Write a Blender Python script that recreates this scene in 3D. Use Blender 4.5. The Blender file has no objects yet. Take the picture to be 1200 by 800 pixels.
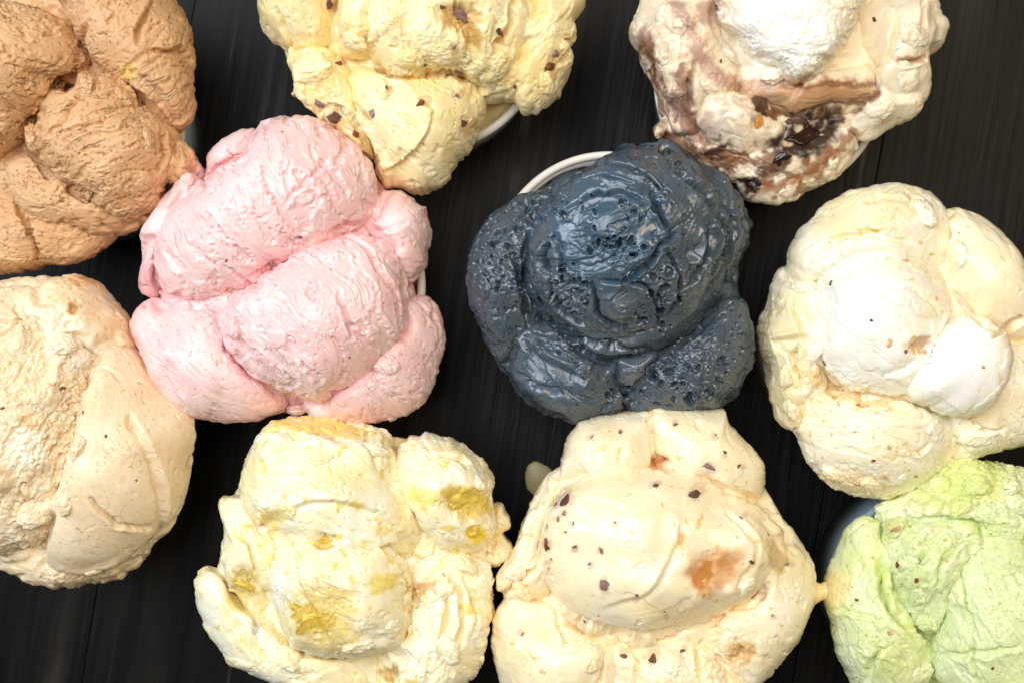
import bpy, math, random
import numpy as np

# ------------------------------------------------------------------ camera, world, lights, exposure
scene = bpy.context.scene
COL = scene.collection
HC = 0.66            # camera height above the table (m)
WREF, ZREF = 0.41, 0.10   # the frame is 41 cm wide at scoop height

cam_d = bpy.data.cameras.new('camera')
cam = bpy.data.objects.new('camera', cam_d)
COL.objects.link(cam)
cam.location = (0, 0, HC)
cam.rotation_euler = (0, 0, 0)
cam_d.sensor_width = 36.0
cam_d.lens = 36.0 * (HC - ZREF) / WREF
cam_d.clip_start = 0.01
cam_d.clip_end = 20
cam_d.dof.use_dof = True
cam_d.dof.focus_distance = HC - 0.095
cam_d.dof.aperture_fstop = 12.0
scene.camera = cam

world = bpy.data.worlds.new('World')
scene.world = world
world.use_nodes = True
bg = world.node_tree.nodes['Background']
bg.inputs[0].default_value = (1.0, 0.82, 0.54, 1)
bg.inputs[1].default_value = 0.27


def area(name, loc, target, size, size_y, power, color):
    d = bpy.data.lights.new(name, 'AREA')
    d.shape = 'RECTANGLE'
    d.size, d.size_y = size, size_y
    d.energy = power
    d.color = color
    o = bpy.data.objects.new(name, d)
    COL.objects.link(o)
    o.location = loc
    from mathutils import Vector
    o.rotation_euler = (Vector(target) - Vector(loc)).to_track_quat('-Z', 'Y').to_euler()
    return o


area('overhead_light', (-0.28, 0.26, 1.25), (0, 0, 0.08), 0.75, 0.75, 17.5, (0.97, 0.97, 1.0))
area('window_light', (-1.05, 0.40, 0.95), (0, 0, 0.08), 0.5, 0.6, 15.0, (0.74, 0.87, 1.0))
area('warm_room_light', (0.60, 0.42, 1.25), (0.05, 0, 0.08), 0.5, 0.5, 10.0, (1.0, 0.80, 0.55))

vs = scene.view_settings
vs.view_transform = 'Standard'
vs.look = 'None'
vs.exposure = -0.62
vs.gamma = 1.0
vs.use_curve_mapping = False
scene.cycles.max_bounces = 12
scene.cycles.diffuse_bounces = 10
scene.cycles.use_denoising = True
scene.cycles.caustics_reflective = False
scene.cycles.caustics_refractive = False

# ------------------------------------------------------------------ helpers


def W(z):
    return WREF * (HC - z) / (HC - ZREF)


def world_xy(px, z):
    """photo pixel (1200x800) -> metres on the plane at height z"""
    px = np.asarray(px, float)
    s = W(z) / 1200.0
    return np.stack([(px[..., 0] - 600) * s, (400 - px[..., 1]) * s], -1)


def to_px(P):
    s = 1200.0 / W(P[:, 2])
    return np.stack([600 + P[:, 0] * s, 400 - P[:, 1] * s], -1)


_rng = np.random.RandomState(7)
_perm = _rng.permutation(256).astype(np.int32)
_perm = np.concatenate([_perm, _perm, _perm])
_g = _rng.normal(size=(256, 3))
_g = (_g / np.linalg.norm(_g, axis=1)[:, None]).astype(np.float32)


def perlin(P):
    P = np.asarray(P, np.float32)
    i = np.floor(P).astype(np.int32)
    f = P - i
    i &= 255
    u = f * f * f * (f * (f * 6 - 15) + 10)
    X0, Y0, Z0 = i[:, 0], i[:, 1], i[:, 2]
    vals = []
    for dx in (0, 1):
        a = _perm[(X0 + dx) & 255]
        for dy in (0, 1):
            b = _perm[(a + Y0 + dy) & 255]
            for dz in (0, 1):
                h = _perm[(b + Z0 + dz) & 255]
                g = _g[h]
                vals.append(g[:, 0] * (f[:, 0] - dx) + g[:, 1] * (f[:, 1] - dy) + g[:, 2] * (f[:, 2] - dz))
    x, y, z = u[:, 0], u[:, 1], u[:, 2]
    l = lambda a, b, t: a + (b - a) * t
    c00 = l(vals[0], vals[1], z); c01 = l(vals[2], vals[3], z)
    c10 = l(vals[4], vals[5], z); c11 = l(vals[6], vals[7], z)
    return 1.6 * l(l(c00, c01, y), l(c10, c11, y), x)


def fbm(P, n=3):
    out = 0; a = 1.0; t = 0
    for k in range(n):
        out = out + a * perlin(P * (2.03 ** k) + 17.3 * k)
        t += a; a *= 0.5
    return out / t * 1.2


def sst(a, b, x):
    t = np.clip((x - a) / (b - a), 0, 1)
    return t * t * (3 - 2 * t)


def link(name, me, parent=None, mat=None):
    o = bpy.data.objects.new(name, me)
    COL.objects.link(o)
    if parent is not None:
        o.parent = parent
    if mat is not None and me is not None:
        me.materials.append(mat)
    return o


def np_mesh(name, V, F, col=None, smooth=True, flow=None):
    """V (n,3), F (m,3|4) -> mesh, with optional per-vertex colour"""
    me = bpy.data.meshes.new(name)
    V = np.ascontiguousarray(V, np.float32); F = np.ascontiguousarray(F, np.int32)
    k = F.shape[1]
    me.vertices.add(len(V)); me.vertices.foreach_set('co', V.ravel())
    me.loops.add(F.size); me.loops.foreach_set('vertex_index', F.ravel())
    me.polygons.add(len(F))
    me.polygons.foreach_set('loop_start', np.arange(0, F.size, k, dtype=np.int32))
    me.polygons.foreach_set('loop_total', np.full(len(F), k, np.int32))
    me.polygons.foreach_set('use_smooth', np.full(len(F), smooth, bool))
    if col is not None:
        at = me.color_attributes.new('Col', 'FLOAT_COLOR', 'POINT')
        c4 = np.ones((len(V), 4), np.float32); c4[:, :3] = col
        at.data.foreach_set('color', c4.ravel())
    if flow is not None:
        fa = me.attributes.new('Flow', 'FLOAT_VECTOR', 'POINT')
        fa.data.foreach_set('vector', np.ascontiguousarray(flow, np.float32).ravel())
    me.update()
    return me


_ico = {}


def ico(sub):
    if sub in _ico:
        return _ico[sub]
    t = (1 + 5 ** .5) / 2
    V = np.array([(-1, t, 0), (1, t, 0), (-1, -t, 0), (1, -t, 0), (0, -1, t), (0, 1, t), (0, -1, -t), (0, 1, -t),
                  (t, 0, -1), (t, 0, 1), (-t, 0, -1), (-t, 0, 1)], float)
    F = np.array([(0, 11, 5), (0, 5, 1), (0, 1, 7), (0, 7, 10), (0, 10, 11), (1, 5, 9), (5, 11, 4), (11, 10, 2), (10, 7, 6),
                  (7, 1, 8), (3, 9, 4), (3, 4, 2), (3, 2, 6), (3, 6, 8), (3, 8, 9), (4, 9, 5), (2, 4, 11), (6, 2, 10), (8, 6, 7), (9, 8, 1)])
    V /= np.linalg.norm(V, axis=1)[:, None]
    for _ in range(sub):
        E = np.concatenate([F[:, [0, 1]], F[:, [1, 2]], F[:, [2, 0]]])
        Es = np.sort(E, 1)
        key = Es[:, 0].astype(np.int64) * 10000000 + Es[:, 1]
        uq, first, inv = np.unique(key, return_index=True, return_inverse=True)
        M = V[Es[first, 0]] + V[Es[first, 1]]
        M /= np.linalg.norm(M, axis=1)[:, None]
        m = inv.reshape(3, -1) + len(V)
        V = np.concatenate([V, M])
        a, b, c = F.T; ab, bc, ca = m
        F = np.concatenate([np.stack(x, 1) for x in ((a, ab, ca), (b, bc, ab), (c, ca, bc), (ab, bc, ca))])
    _ico[sub] = (V, F)
    return V, F


_geo = {}


def geo(n):
    """geodesic sphere of any frequency n (20 n^2 triangles)"""
    if n in _geo:
        return _geo[n]
    V0, F0 = ico(0)
    ij = [(i, j) for i in range(n + 1) for j in range(n + 1 - i)]
    idx = {p: k for k, p in enumerate(ij)}
    T = []
    for i in range(n):
        for j in range(n - i):
            T.append((idx[i, j], idx[i + 1, j], idx[i, j + 1]))
            if i + j < n - 1:
                T.append((idx[i + 1, j], idx[i + 1, j + 1], idx[i, j + 1]))
    T = np.array(T); B = np.array(ij, float) / n
    pts = []; tri = []
    for k, (a, b, c) in enumerate(F0):
        pts.append(V0[a] + (V0[b] - V0[a]) * B[:, :1] + (V0[c] - V0[a]) * B[:, 1:])
        tri.append(T + k * len(ij))
    P = np.concatenate(pts); P /= np.linalg.norm(P, axis=1)[:, None]
    key = np.round(P * 200000).astype(np.int64)
    key = (key[:, 0] * 1000003 + key[:, 1]) * 1000003 + key[:, 2]
    uq, first, inv = np.unique(key, return_index=True, return_inverse=True)
    F = inv.ravel()[np.concatenate(tri)]
    F = F[(F[:, 0] != F[:, 1]) & (F[:, 1] != F[:, 2]) & (F[:, 0] != F[:, 2])]
    _geo[n] = (P[first], F)
    return _geo[n]


def normals(V, F):
    n = np.cross(V[F[:, 1]] - V[F[:, 0]], V[F[:, 2]] - V[F[:, 0]])
    N = np.zeros_like(V)
    for k in range(3):
        for a in range(3):
            N[:, a] += np.bincount(F[:, k], n[:, a], len(V))
    return N / (np.linalg.norm(N, axis=1)[:, None] + 1e-20)


def srgb(r, g, b):
    f = lambda c: (c / 255 / 12.92) if c / 255 <= 0.04045 else ((c / 255 + 0.055) / 1.055) ** 2.4
    return np.array([f(r), f(g), f(b)])


def crom(pts, n=10):
    P = np.array(pts, float)
    if len(P) < 3:
        return P
    Q = np.concatenate([[2 * P[0] - P[1]], P, [2 * P[-1] - P[-2]]])
    out = []
    for i in range(1, len(Q) - 2):
        t = np.linspace(0, 1, n, endpoint=False)[:, None]
        a, b, c, d = Q[i - 1:i + 3]
        out.append(.5 * (2 * b + (c - a) * t + (2 * a - 5 * b + 4 * c - d) * t ** 2 + (3 * b - a - 3 * c + d) * t ** 3))
    return np.concatenate(out + [P[-1:]])


def pl_dist(X, pts):
    """distance, signed side and 0..1 parameter of 2-D points X to a smooth polyline"""
    L = crom(pts, 5)
    best = np.full(len(X), 1e9); side = np.zeros(len(X)); par = np.zeros(len(X))
    seg = L[1:] - L[:-1]
    ln = np.linalg.norm(seg, axis=1); cum = np.concatenate([[0], np.cumsum(ln)]); tot = cum[-1]
    for k in range(len(seg)):
        d = X - L[k]
        t = np.clip((d @ seg[k]) / (ln[k] ** 2 + 1e-9), 0, 1)
        q = d - t[:, None] * seg[k]
        r = np.hypot(q[:, 0], q[:, 1])
        s = seg[k, 0] * d[:, 1] - seg[k, 1] * d[:, 0]
        m = r < best
        best[m] = r[m]; side[m] = np.sign(s)[m]; par[m] = ((cum[k] + t * ln[k]) / tot)[m]
    return best, side, par


# ------------------------------------------------------------------ materials


def node_mat(name):
    m = bpy.data.materials.new(name)
    m.use_nodes = True
    nt = m.node_tree
    return m, nt, nt.nodes['Principled BSDF'], nt.nodes, nt.links


def cream_mat(name, rough=0.42, sss=0.35, rad=(1.0, 0.55, 0.28), scale=0.0022, bump=0.5, spec=0.45, coat=0.0, tear=.5, stri=.5, pits=.5, tscale=1.0):
    """ice cream: vertex colour plus fine relief that follows the sweep of the scoop (attribute Flow)"""
    m, nt, b, N, L = node_mat(name)
    at = N.new('ShaderNodeAttribute'); at.attribute_name = 'Col'
    fl = N.new('ShaderNodeAttribute'); fl.attribute_name = 'Flow'
    L.new(at.outputs['Color'], b.inputs['Base Color'])
    b.inputs['Subsurface Weight'].default_value = sss
    b.inputs['Subsurface Radius'].default_value = rad
    b.inputs['Subsurface Scale'].default_value = scale
    b.inputs['Specular IOR Level'].default_value = spec
    b.inputs['Coat Weight'].default_value = coat
    b.inputs['Coat Roughness'].default_value = 0.12
    tc = N.new('ShaderNodeTexCoord')

    def noise(src, scl, sc3=(1, 1, 1), detail=2, rgh=.5, dist=0):
        mp = N.new('ShaderNodeMapping'); mp.inputs['Scale'].default_value = sc3
        L.new(src, mp.inputs['Vector'])
        n = N.new('ShaderNodeTexNoise'); n.inputs['Scale'].default_value = scl; n.inputs['Detail'].default_value = detail
        n.inputs['Roughness'].default_value = rgh; n.inputs['Distortion'].default_value = dist
        L.new(mp.outputs[0], n.inputs['Vector'])
        return n.outputs['Fac']

    def rng(src, a0, a1, b0=0.0, b1=1.0):
        r = N.new('ShaderNodeMapRange'); r.interpolation_type = 'SMOOTHSTEP'
        for k, v in zip(('From Min', 'From Max', 'To Min', 'To Max'), (a0, a1, b0, b1)):
            r.inputs[k].default_value = v
        L.new(src, r.inputs['Value'])
        return r.outputs[0]

    def op(kind, x, y):
        n = N.new('ShaderNodeMath'); n.operation = kind
        for k, v in enumerate((x, y)):
            if hasattr(v, 'links'):
                L.new(v, n.inputs[k])
            else:
                n.inputs[k].default_value = v
        return n.outputs[0]
    O = tc.outputs['Object']; FV = fl.outputs['Vector']
    grain = noise(O, 450, detail=5, rgh=.65)
    lines = noise(FV, 1.0, (.35, 7.0, 3.0), detail=3, rgh=.6)
    tn = noise(FV, 1.0, (1.0 * tscale, 4.6 * tscale, 2.0), detail=2.5, rgh=.55, dist=.25)
    tmask = rng(noise(O, 60, detail=2), .42, .58)
    tears = op('MULTIPLY', rng(tn, .56, .68), tmask)
    pn = noise(O, 620, detail=1.5)
    pmask = rng(noise(O, 75, (1, 1, 1), detail=3), .47, .60)
    pit = op('MULTIPLY', rng(pn, .60, .70), pmask)
    h = op('MULTIPLY', grain, .30 * bump)
    h = op('ADD', h, op('MULTIPLY', lines, .45 * stri))
    h = op('SUBTRACT', h, op('MULTIPLY', tears, 1.0 * tear))
    h = op('SUBTRACT', h, op('MULTIPLY', pit, .9 * pits))
    bp = N.new('ShaderNodeBump'); bp.inputs['Strength'].default_value = 1.0; bp.inputs['Distance'].default_value = 0.0009
    L.new(h, bp.inputs['Height'])
    L.new(bp.outputs['Normal'], b.inputs['Normal'])
    L.new(rng(noise(O, 90, detail=3), .3, .7, rough - .12, rough + .14), b.inputs['Roughness'])
    return m


def plain_mat(name, color, rough=0.5, spec=0.5, noise=0.12, nscale=60, bump=0.0, bscale=200, sss=0.0):
    m, nt, b, N, L = node_mat(name)
    tc = N.new('ShaderNodeTexCoord')
    n1 = N.new('ShaderNodeTexNoise'); n1.inputs['Scale'].default_value = nscale; n1.inputs['Detail'].default_value = 4
    L.new(tc.outputs['Object'], n1.inputs['Vector'])
    cr = N.new('ShaderNodeValToRGB')
    c = np.array(color)
    cr.color_ramp.elements[0].position = 0.3; cr.color_ramp.elements[1].position = 0.7
    cr.color_ramp.elements[0].color = (*np.clip(c * (1 - noise), 0, 1), 1)
    cr.color_ramp.elements[1].color = (*np.clip(c * (1 + noise), 0, 1), 1)
    L.new(n1.outputs['Fac'], cr.inputs[0]); L.new(cr.outputs[0], b.inputs['Base Color'])
    b.inputs['Roughness'].default_value = rough
    b.inputs['Specular IOR Level'].default_value = spec
    b.inputs['Subsurface Weight'].default_value = sss
    b.inputs['Subsurface Scale'].default_value = 0.003
    if bump:
        n2 = N.new('ShaderNodeTexNoise'); n2.inputs['Scale'].default_value = bscale; n2.inputs['Detail'].default_value = 4
        L.new(tc.outputs['Object'], n2.inputs['Vector'])
        bp = N.new('ShaderNodeBump'); bp.inputs['Strength'].default_value = bump; bp.inputs['Distance'].default_value = 0.0008
        L.new(n2.outputs['Fac'], bp.inputs['Height']); L.new(bp.outputs['Normal'], b.inputs['Normal'])
    return m


def wood_mat():
    m, nt, b, N, L = node_mat('black_stained_wood')
    tc = N.new('ShaderNodeTexCoord')
    oi = N.new('ShaderNodeObjectInfo')
    add = N.new('ShaderNodeVectorMath'); add.operation = 'MULTIPLY_ADD'
    L.new(oi.outputs['Random'], add.inputs[0]); add.inputs[1].default_value = (3.1, 7.7, 1.3)
    L.new(tc.outputs['Object'], add.inputs[2])

    def noise(scale, sx, sy, detail=5, rough=.6, dist=0.0):
        mp = N.new('ShaderNodeMapping'); mp.inputs['Scale'].default_value = (sx, sy, 1)
        L.new(add.outputs[0], mp.inputs['Vector'])
        n = N.new('ShaderNodeTexNoise'); n.inputs['Scale'].default_value = scale
        n.inputs['Detail'].default_value = detail; n.inputs['Roughness'].default_value = rough
        n.inputs['Distortion'].default_value = dist
        L.new(mp.outputs[0], n.inputs['Vector'])
        return n.outputs['Fac']

    def ramp(src, stops):
        r = N.new('ShaderNodeValToRGB'); L.new(src, r.inputs[0])
        e = r.color_ramp.elements
        while len(e) < len(stops):
            e.new(0.5)
        for k, (p, c) in enumerate(stops):
            e[k].position = p; e[k].color = (*c, 1) if len(c) == 3 else c
        return r.outputs[0]

    def mix(fac, a, c):
        x = N.new('ShaderNodeMix'); x.data_type = 'RGBA'
        L.new(fac, x.inputs['Factor']); L.new(a, x.inputs['A'])
        if hasattr(c, 'links'):
            L.new(c, x.inputs['B'])
        else:
            x.inputs['B'].default_value = (*c, 1)
        return x.outputs['Result']
    grain = noise(260, 1, 0.035, 6, .65, .6)
    streak = noise(46, 1, 0.06, 5, .6, .4)
    cloud = noise(9, 1, 0.6, 4)
    scratch = noise(150, 1, 0.012, 2, .5)
    base = ramp(grain, [(0.35, (0.0012, 0.0012, 0.0015)), (0.60, (0.005, 0.0047, 0.0045)), (0.78, (0.022, 0.020, 0.018))])
    worn = ramp(streak, [(0.48, (0, 0, 0)), (0.64, (1, 1, 1))])
    cl = ramp(cloud, [(0.42, (0, 0, 0)), (0.68, (1, 1, 1))])
    mul = N.new('ShaderNodeMath'); mul.operation = 'MULTIPLY'; L.new(worn, mul.inputs[0]); L.new(cl, mul.inputs[1])
    c1 = mix(mul.outputs[0], base, (0.034, 0.030, 0.025))
    sc = ramp(scratch, [(0.655, (0, 0, 0)), (0.70, (1, 1, 1))])
    sc2 = N.new('ShaderNodeMath'); sc2.operation = 'MULTIPLY'; L.new(sc, sc2.inputs[0])
    L.new(ramp(noise(14, 1, 1, 3), [(0.45, (0, 0, 0)), (0.65, (0.75, 0.75, 0.75))]), sc2.inputs[1])
    c2 = mix(sc2.outputs[0], c1, (0.085, 0.085, 0.085))
    L.new(c2, b.inputs['Base Color'])
    rr = N.new('ShaderNodeMapRange'); L.new(streak, rr.inputs['Value'])
    rr.inputs['From Min'].default_value = .3; rr.inputs['From Max'].default_value = .7
    rr.inputs['To Min'].default_value = .34; rr.inputs['To Max'].default_value = .52
    L.new(rr.outputs[0], b.inputs['Roughness'])
    b.inputs['Specular IOR Level'].default_value = 0.14
    bp = N.new('ShaderNodeBump'); bp.inputs['Strength'].default_value = .55; bp.inputs['Distance'].default_value = .0012
    L.new(grain, bp.inputs['Height']); L.new(bp.outputs['Normal'], b.inputs['Normal'])
    return m


# ------------------------------------------------------------------ table: black boards running slightly off the vertical
WOOD = wood_mat()
GAPM = plain_mat('dark_under_board', (0.004, 0.004, 0.005), 0.8)
BLUEPAINT = plain_mat('worn_blue_paint', (0.035, 0.055, 0.08), 0.5, noise=0.6, nscale=90)


def box_mesh(name, sx, sy, sz, bev=0.0):
    import bmesh
    bm = bmesh.new(); bmesh.ops.create_cube(bm, size=1)
    for v in bm.verts:
        v.co.x *= sx; v.co.y *= sy; v.co.z *= sz
    if bev:
        bmesh.ops.bevel(bm, geom=list(bm.edges), offset=bev, segments=2, affect='EDGES', profile=0.5)
    me = bpy.data.meshes.new(name); bm.to_mesh(me); bm.free()
    return me


TILT = math.atan2(133, 800)
table = link('table_top', box_mesh('table_top', 1.3, 1.2, 0.02), None, GAPM)
table.location = (0, 0, -0.036); table.rotation_euler = (0, 0, -TILT)
table['kind'] = 'structure'
pitch = 0.331
joint0 = world_xy((162, 400), 0.0)[0] * math.cos(TILT)
plank_me = box_mesh('plank', pitch - 0.0004, 1.15, 0.026, 0.0004); plank_me.materials.append(WOOD)
for k in range(-2, 5):
    p = link('plank', plank_me, table)
    p.location = (joint0 + pitch * (k + .5), 0, 0.036 - 0.013 - (0.0004 if k % 2 else 0))
# thin line of worn blue paint along the joint between two boards
strip = link('paint_line', box_mesh('paint_line', 0.0003, 1.1, 0.010), table, BLUEPAINT)
strip.location = (joint0, 0, 0.036 - 0.0066)

# ------------------------------------------------------------------ paper cups
WHITE_PAPER = plain_mat('white_paper', (0.78, 0.76, 0.71), 0.55, noise=0.03, bump=.15, bscale=900)
BLUE_PAPER = plain_mat('blue_grey_paper', (0.30, 0.42, 0.50), 0.45, noise=0.05, bump=.12, bscale=900)
GREY_PAPER = plain_mat('pale_grey_paper', (0.42, 0.43, 0.41), 0.45, noise=0.05, bump=.12, bscale=900)


def lathe(prof, n=96):
    V = []; F = []
    a = np.linspace(0, 2 * np.pi, n, endpoint=False)
    for r, z in prof:
        V.append(np.stack([r * np.cos(a), r * np.sin(a), np.full(n, z)], 1))
    V = np.concatenate(V)
    for i in range(len(prof) - 1):
        for j in range(n):
            k = (j + 1) % n
            F.append((i * n + j, i * n + k, (i + 1) * n + k, (i + 1) * n + j))
    return V, np.array(F)


CUP_H = 0.058


def cup_parts(R):
    rb = R * 0.94; t = 0.0008
    wall = [(rb - .001, 0.0), (rb, 0.0), (R - .0006, CUP_H - 0.002), (R - .0006 - t, CUP_H - 0.002), (rb - t, 0.004), (rb - .001, 0.0)]
    # the wall profile: outside up, over, inside down
    wv, wf = lathe(wall)
    rim = [(R + .0005 + .0017 * math.cos(q), CUP_H - .0012 + .0017 * math.sin(q)) for q in np.linspace(0, 2 * np.pi, 13)]
    rv, rf = lathe(rim)
    bot = [(0.0001, 0.005), (rb - .0006, 0.005), (rb - .0006, 0.0038), (0.0001, 0.0038)]
    bv, bf = lathe(bot[::-1])
    return (wv, wf), (rv, rf), (bv, bf)


def make_cup(px, R, wallmat, label, rimmat=None):
    xy = world_xy(px, CUP_H)
    e = link('paper_cup', None)
    e.location = (xy[0], xy[1], 0.0002)
    e.rotation_euler = (0, 0, random.uniform(0, 6))
    e['label'] = label; e['category'] = 'cup'; e['group'] = 'paper cups of ice cream on the table'
    w, r, b = cup_parts(R)
    link('wall', np_mesh('cup_wall', *w), e, wallmat)
    link('rim', np_mesh('cup_rim', *r), e, rimmat or WHITE_PAPER)
    link('bottom', np_mesh('cup_bottom', *b), e, WHITE_PAPER)
    return e


# ------------------------------------------------------------------ ice cream sculpting
class Lobe:
    def __init__(s, o, z, H, D=None, apex=(0, 0), name='scoop', rag=1.0, **kw):
        s.o = np.array(o, float); s.z, s.H = z, H
        s.D = D if D is not None else min(2.5, z - 1.0)
        s.apex = apex; s.name = name; s.rag = rag; s.kw = kw

    def prepare(s, seed):
        P = world_xy(s.o, s.z / 100) * 100           # cm
        # area centroid
        x, y = P.T; x2, y2 = np.roll(P, -1, 0).T
        cr = x * y2 - x2 * y; A = cr.sum() / 2
        s.c = np.array([((x + x2) * cr).sum(), ((y + y2) * cr).sum()]) / (6 * A)
        n = 360
        th = np.arange(n) / n * 2 * np.pi
        d = np.stack([np.cos(th), np.sin(th)], 1)
        r = np.zeros(n)
        Q = P - s.c
        for k in range(len(Q)):
            a = Q[k]; b = Q[(k + 1) % len(Q)]; e = b - a
            den = d[:, 0] * e[1] - d[:, 1] * e[0]
            with np.errstate(divide='ignore', invalid='ignore'):
                t = (a[0] * e[1] - a[1] * e[0]) / den
                u = (a[0] * d[:, 1] - a[1] * d[:, 0]) / den
            ok = (u >= -1e-6) & (u <= 1 + 1e-6) & (t > 0)
            r = np.where(ok & (t > r), t, r)
        r[r == 0] = r[r > 0].mean()
        ker = np.exp(-.5 * (np.arange(-9, 10) / 3.0) ** 2); ker /= ker.sum()
        r = np.convolve(np.concatenate([r[-9:], r, r[:9]]), ker, 'valid')
        # uneven, slightly torn edge
        cs = np.stack([np.cos(th), np.sin(th)], 1) * r[:, None]
        nz = perlin(np.column_stack([cs * 2.2, np.full(n, seed * 3.1)])) * 0.07 + perlin(np.column_stack([cs * 5.5, np.full(n, seed * 5.7)])) * 0.05
        s.rs = r
        s.r = r + nz * s.rag
        s.rm = r.mean()
        s.axy = np.array([s.apex[0], -s.apex[1]]) * W(s.z / 100) * 100 / 1200

    def rad(s, th, arr=None):
        arr = s.r if arr is None else arr
        x = (th % (2 * np.pi)) / (2 * np.pi) * 360
        i = np.floor(x).astype(int); f = x - i
        return arr[i % 360] * (1 - f) + arr[(i + 1) % 360] * f

    def implicit(s, P):
        dz = (P[:, 2] - s.z)
        zz = np.where(dz > 0, dz / s.H, dz / s.D)
        rel = P[:, :2] - s.c - s.axy * np.clip(zz, 0, 1)[:, None]
        R = s.rad(np.arctan2(rel[:, 1], rel[:, 0]))
        return np.sqrt((np.hypot(rel[:, 0], rel[:, 1]) / R) ** 2 + zz ** 2)

    def base(s):
        rpx = s.rm / (W(s.z / 100) * 100 / 1200)
        V, F = geo(int(np.clip(rpx / s.kw.get('res', 4.0 if s.name in ('base_scoop', 'filling') else 1.45), 14, 110)))
        phi = np.arcsin(np.clip(V[:, 2], -1, 1))
        t = (phi / np.pi + .5) ** 0.66
        phi = (t - .5) * np.pi
        th = np.arctan2(V[:, 1], V[:, 0])
        sq = s.kw.get('sq', 1.0)
        c = np.cos(phi) ** sq; sn = np.sin(phi)
        cc = np.clip(c, 0, 1)
        r0 = s.rad(th, s.rs)
        R = s.rm + (r0 - s.rm) * cc ** .8 + (s.rad(th) - r0) * cc ** 7
        up = np.clip(sn, 0, 1)
        P = np.empty((len(V), 3))
        P[:, 0] = s.c[0] + s.axy[0] * up + R * c * np.cos(th)
        P[:, 1] = s.c[1] + s.axy[1] * up + R * c * np.sin(th)
        P[:, 2] = s.z + np.where(sn > 0, s.H * sn, s.D * sn)
        return P, F


DEF = dict(lump=.16, stri=.006, tear=.07, tfreq=3.4, tmask=0.05, ang=60, pit=.05, pfreq=5.5, pmask=.2, crumb=.0, seam=.10, cfreq=3.6, fold=.055, ffreq=.75, fmask=.05, weld=.06, cut=.34, bend=230)


def apply_features(feats, P, N, px, dis, rough):
    """plan-view sculpting marks: grooves, steps, hollows, bumps, crumbly areas (pixels of the photograph)"""
    wob = np.stack([perlin(P * 1.5 + 31), perlin(P * 1.5 + 77)], 1) * 4 + np.stack([perlin(P * 4 + 3), perlin(P * 4 + 9)], 1) * .5
    X = px + wob
    upf = sst(-.15, .15, N[:, 2])
    for f in feats:
        k = f[0]
        if k in ('g', 's'):
            pts = f[1]; w = f[2] * .62; h = f[3] * (2.1 if k == 'g' else 1.5)
            lo = np.min(pts, 0) - 60; hi = np.max(pts, 0) + 60
            m = np.where(np.all((X > lo) & (X < hi), 1))[0]
            if not len(m):
                continue
            d, sd, t = pl_dist(X[m] if k == 'g' else px[m] + wob[m] * .3, pts)
            tap = np.sin(np.pi * np.clip(t, 0.0, 1)) ** .6
            if k == 'g':
                lip = f[4] if len(f) > 4 else 0.16 * h
                v = -h * np.exp(-(d / w) ** 2) + lip * np.exp(-((d - 2.0 * w) / (1.3 * w)) ** 2) * (sd > 0)
                v *= tap * np.where((t <= 0) | (t >= 1), np.exp(-(d / w) ** 2), 1)
            else:
                L = 2.2 * (f[4] if len(f) > 4 else 30)
                s_ = d * sd
                v = h * sst(-w, w, s_) * np.exp(-np.clip(s_, 0, None) / L) * tap
                v -= 0.25 * h * np.exp(-((s_ + 1.2 * w) / (1.1 * w)) ** 2) * tap
            dis[m] += v * upf[m]
        elif k in ('p', 'b', 'r'):
            cx, cy, rx, ry, ang, amt = f[1:7]
            a = math.radians(ang)
            dx = X[:, 0] - cx; dy = X[:, 1] - cy
            u = (dx * math.cos(a) + dy * math.sin(a)) / rx; v = (-dx * math.sin(a) + dy * math.cos(a)) / ry
            q = np.hypot(u, v)
            if k == 'p':
                dis -= amt * .75 * sst(1.3, .25, q) * upf
                rough += .55 * sst(1.2, .5, q) * (f[7] if len(f) > 7 else 1)
            elif k == 'b':
                dis += amt * np.exp(-q ** 2 * 1.2) * upf
            else:
                rough += amt * sst(1.2, .6, q)
    return dis, rough


def colour_patches(cols, base, P, px):
    wob = np.stack([fbm(P * 1.4 + 51), fbm(P * 1.4 + 97)], 1) * 9 + np.stack([perlin(P * 5 + 3), perlin(P * 5 + 9)], 1) * 3
    rag = .30 * fbm(P * 2.6 + 12.3, 2)
    base = base.copy()
    for cc in cols:
        if cc[0] == 'line':
            d, sd, t = pl_dist(px + wob * .8, cc[1])
            w = (cc[4] * sst(1.2, .4, d / cc[2] + rag * 1.5))[:, None]
            base = base * (1 - w) + np.array(cc[3]) * w
            continue
        cx, cy, rx, ry, ang, c, amt = cc
        m = np.where((np.abs(px[:, 0] - cx) < 1.6 * max(rx, ry) + 16) & (np.abs(px[:, 1] - cy) < 1.6 * max(rx, ry) + 16))[0]
        if not len(m):
            continue
        X = px[m] + wob[m] * min(1.0, max(rx, ry) / 14.0)
        a = math.radians(ang)
        dx = X[:, 0] - cx; dy = X[:, 1] - cy
        q = np.hypot((dx * math.cos(a) + dy * math.sin(a)) / rx, (-dx * math.sin(a) + dy * math.cos(a)) / ry)
        w = (amt * sst(1.15, .6, q + rag[m]))[:, None]
        base[m] = base[m] * (1 - w) + np.array(c) * w
    return base


class Serving:
    pass


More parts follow.
